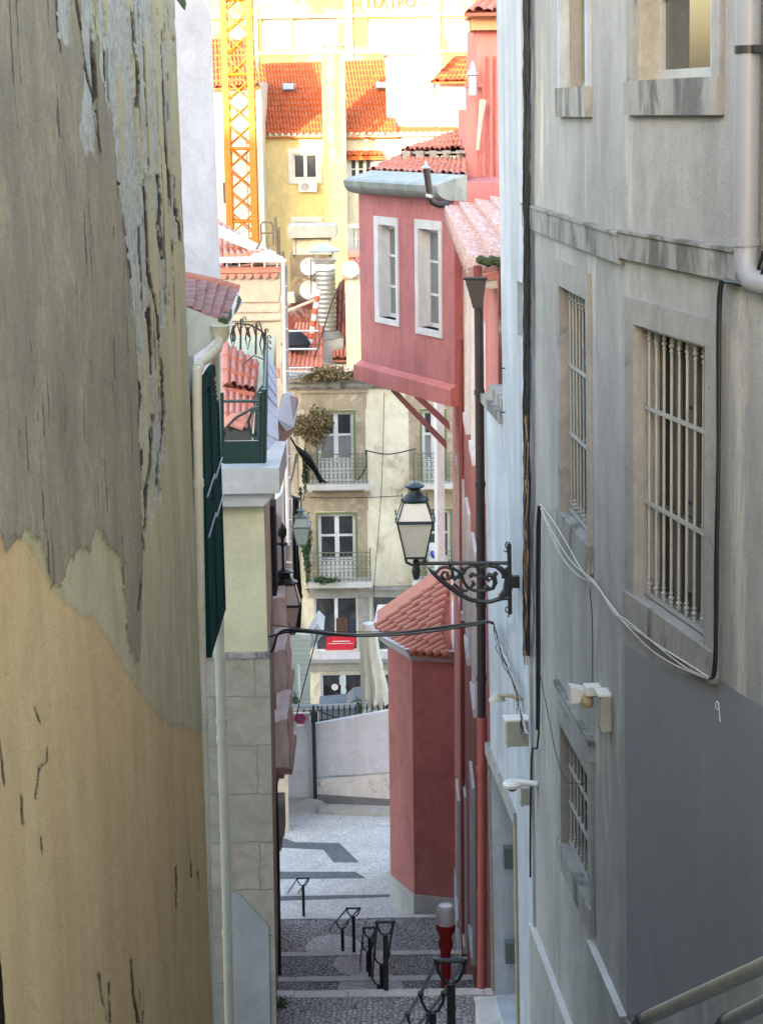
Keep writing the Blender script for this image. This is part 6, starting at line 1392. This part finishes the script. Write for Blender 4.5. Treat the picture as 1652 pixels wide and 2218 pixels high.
F80 = front(80.0); mb = MB(); rbox(mb, F80, 756, 552, 850, 800, -3, 0); mb.build('wall', M['red_lt'], PB); mb = MB(); rbox(mb, F80, 752, 546, 850, 556, -3, .2); mb.build('eaves', M['brownstone'], PB)
mb = MB(); mb.tiles(at(748, 600, 70), at(800, 600, 70), at(800, 555, 76), at(775, 555, 76), 5, 4, .08, .07); mb.build('roof', M['roof_r'], PB)
# building left behind the crane
LBD = root('pale_building', at(520, 400, 92), 'pale building with red tiled roof behind the orange crane', 'building')
F92 = front(92.0); mb = MB(); rbox(mb, F92, 440, 190, 569, 640, -6, 0); mb.build('wall', M['cream'], LBD)
mb = MB(); mb.tiles(at(440, 194, 91.5), at(562, 188, 91.5), at(548, 88, 98), at(440, 84, 98), 14, 8, .10, .09, 6); mb.build('roof', M['roof_o'], LBD)
mb = MB(); rbox(mb, F92, 556, 180, 571, 640, -3, .1); rbox(mb, F92, 440, 190, 566, 200, -.5, .2); mb.build('corner_pier', M['cream'], LBD)
r = F92.rect(484, 395, 500, 440); mb = MB(); mb.box(F92, r[0], r[1], r[2], r[3], 0, .05); mb.build('window', M['glass'], LBD)
mb = MB(); mb.wbox(-5.85, -5.6, 94.6, 104.5, -20, 1.5); tag(mb.build('party_wall', M['cream'], None, False, (-5.7, 94.6, -20)), 'pale party wall rising along the left edge of the orange roof', 'wall')
# crane mast
CR = root('tower_crane', at(517, 520, 85), 'orange lattice mast of a tower crane', 'crane')
cx0, cx1 = at(490, 250, 85).x, at(545, 250, 85).x; zt, zb = 9.0, at(517, 600, 85).z; Wc = cx1 - cx0
xo = lambda z: 0
mb = MB(); cor = [(cx0, 85), (cx1, 85), (cx1, 85 + Wc), (cx0, 85 + Wc)]
for x, y in cor: mb.box(Frame((x, y), (1, 0), (0, -1)), -.14, .14, zb - 4, zt, -.10, .10)
mb.build('corner_post', M['crane'], CR)
mb = MB(); z = zb - 4; stp = .98; k = 0
while z < zt:
    for i in range(4):
        (x0, y0_), (x1, y1_) = cor[i], cor[(i + 1) % 4]; z2 = min(z + stp, zt)
        mb.tube([(x0, y0_, z), (x1, y1_, z2)], .042, 5); mb.tube([(x1, y1_, z), (x0, y0_, z2)], .042, 5)
    z += stp; k += 1
mb.build('bracing', M['crane'], CR)
z = zb - 4
while z < zt:
    mb = MB()
    for i in range(4): mb.tube([(cor[i][0], cor[i][1], z), (cor[(i + 1) % 4][0], cor[(i + 1) % 4][1], z)], .07, 6)
    mb.build('ring', M['crane'], CR); z += stp * 3.3
mb = MB(); xa = cx0 + Wc * .72
for dx_ in (0, .35): mb.tube([(xa + dx_, 85.8, zb - 4), (xa + dx_, 85.8, zt)], .025, 5)
z = zb - 4
while z < zt: mb.tube([(xa, 85.8, z), (xa + .35, 85.8, z)], .018, 5); z += .3
mb.build('ladder', M['wood'], CR)
# theatre filling the background
Y3 = 140.0; F3_ = front(Y3); TH = root('theatre', (0, Y3, -20), 'large pale yellow theatre building filling the background', 'building')
bays = []
for x0, x1 in ((565, 631), (634, 729), (795, 917), (968, 1040)): r = F3_.rect(x0, 39, x1, 108); bays.append(r)
mb = wall(MB(), F3_, -45, 60, -22, 14, bays, .5, 12); mb.build('wall', M['theatre'], TH)
for r in bays: mb = MB(); mb.box(F3_, r[0], r[1], r[2], r[3], -.55, -.42); mb.box(F3_, r[0], r[0] + .08, r[2], r[3], -.42, -.3); mb.build('blind_window', M['white'], TH)
mb = MB(); r = F3_.rect(500, 31, 1100, 37); mb.box(F3_, -45, 60, r[2], r[3], 0, .35); r = F3_.rect(500, 110, 1100, 116); mb.box(F3_, -45, 60, r[2], r[3], 0, .3)
for x in (540, 745, 935): q = F3_.rect(x, -20, x + 18, 110); mb.box(F3_, q[0], q[1], q[2] - 2, 14, 0, .25)
mb.build('moulding', M['cream'], TH)
fc = bpy.data.curves.new('lettering', 'FONT'); fc.body = '- TEATRO -'; fc.align_x = 'CENTER'; fc.align_y = 'CENTER'
u0, z_ = F3_.hit(819, 6); fc.size = .95; fc.extrude = .05; fc.space_character = 1.05
fc.materials.append(plain('brown_lettering', (.10, .045, .01), .6)); ft = bpy.data.objects.new('t', fc); C.objects.link(ft); bpy.context.view_layer.update(); fm = bpy.data.meshes.new_from_object(ft.evaluated_get(bpy.context.evaluated_depsgraph_get())); bpy.data.objects.remove(ft); fo = bpy.data.objects.new('lettering', fm); C.objects.link(fo); fo.parent = TH; fo.location = Vector((0, 0, 0)) ; P_ = F3_.P(F3_.hit(844, 7)[0], F3_.hit(844, 7)[1], .08)
fo.location = P_ - Vector(ORG[TH.name]); fo.rotation_euler = (R(90), 0, 0)
# unseen house blocks added behind the viewer; their top edge is shaped to cast shade
HB = root('shade_blocker', (-60, -22, 0), 'unseen row of tall blocks added behind the viewer to cast shade', 'building')
mb = MB(); mb.wbox(-150, -68.5, -40, -22, -30, 17.3); F_h = front(-22); mb.hexa([(-68.49, -22, -30), (-7, -22, -30), (-7, -22, 17.2), (-58, -22, 17.2), (-68.49, -22, 19.7)], [(-68.49, -40, -30), (-7, -40, -30), (-7, -40, 17.2), (-58, -40, 17.2), (-68.49, -40, 19.7)]); mb.build('wall', M['cream'], HB)
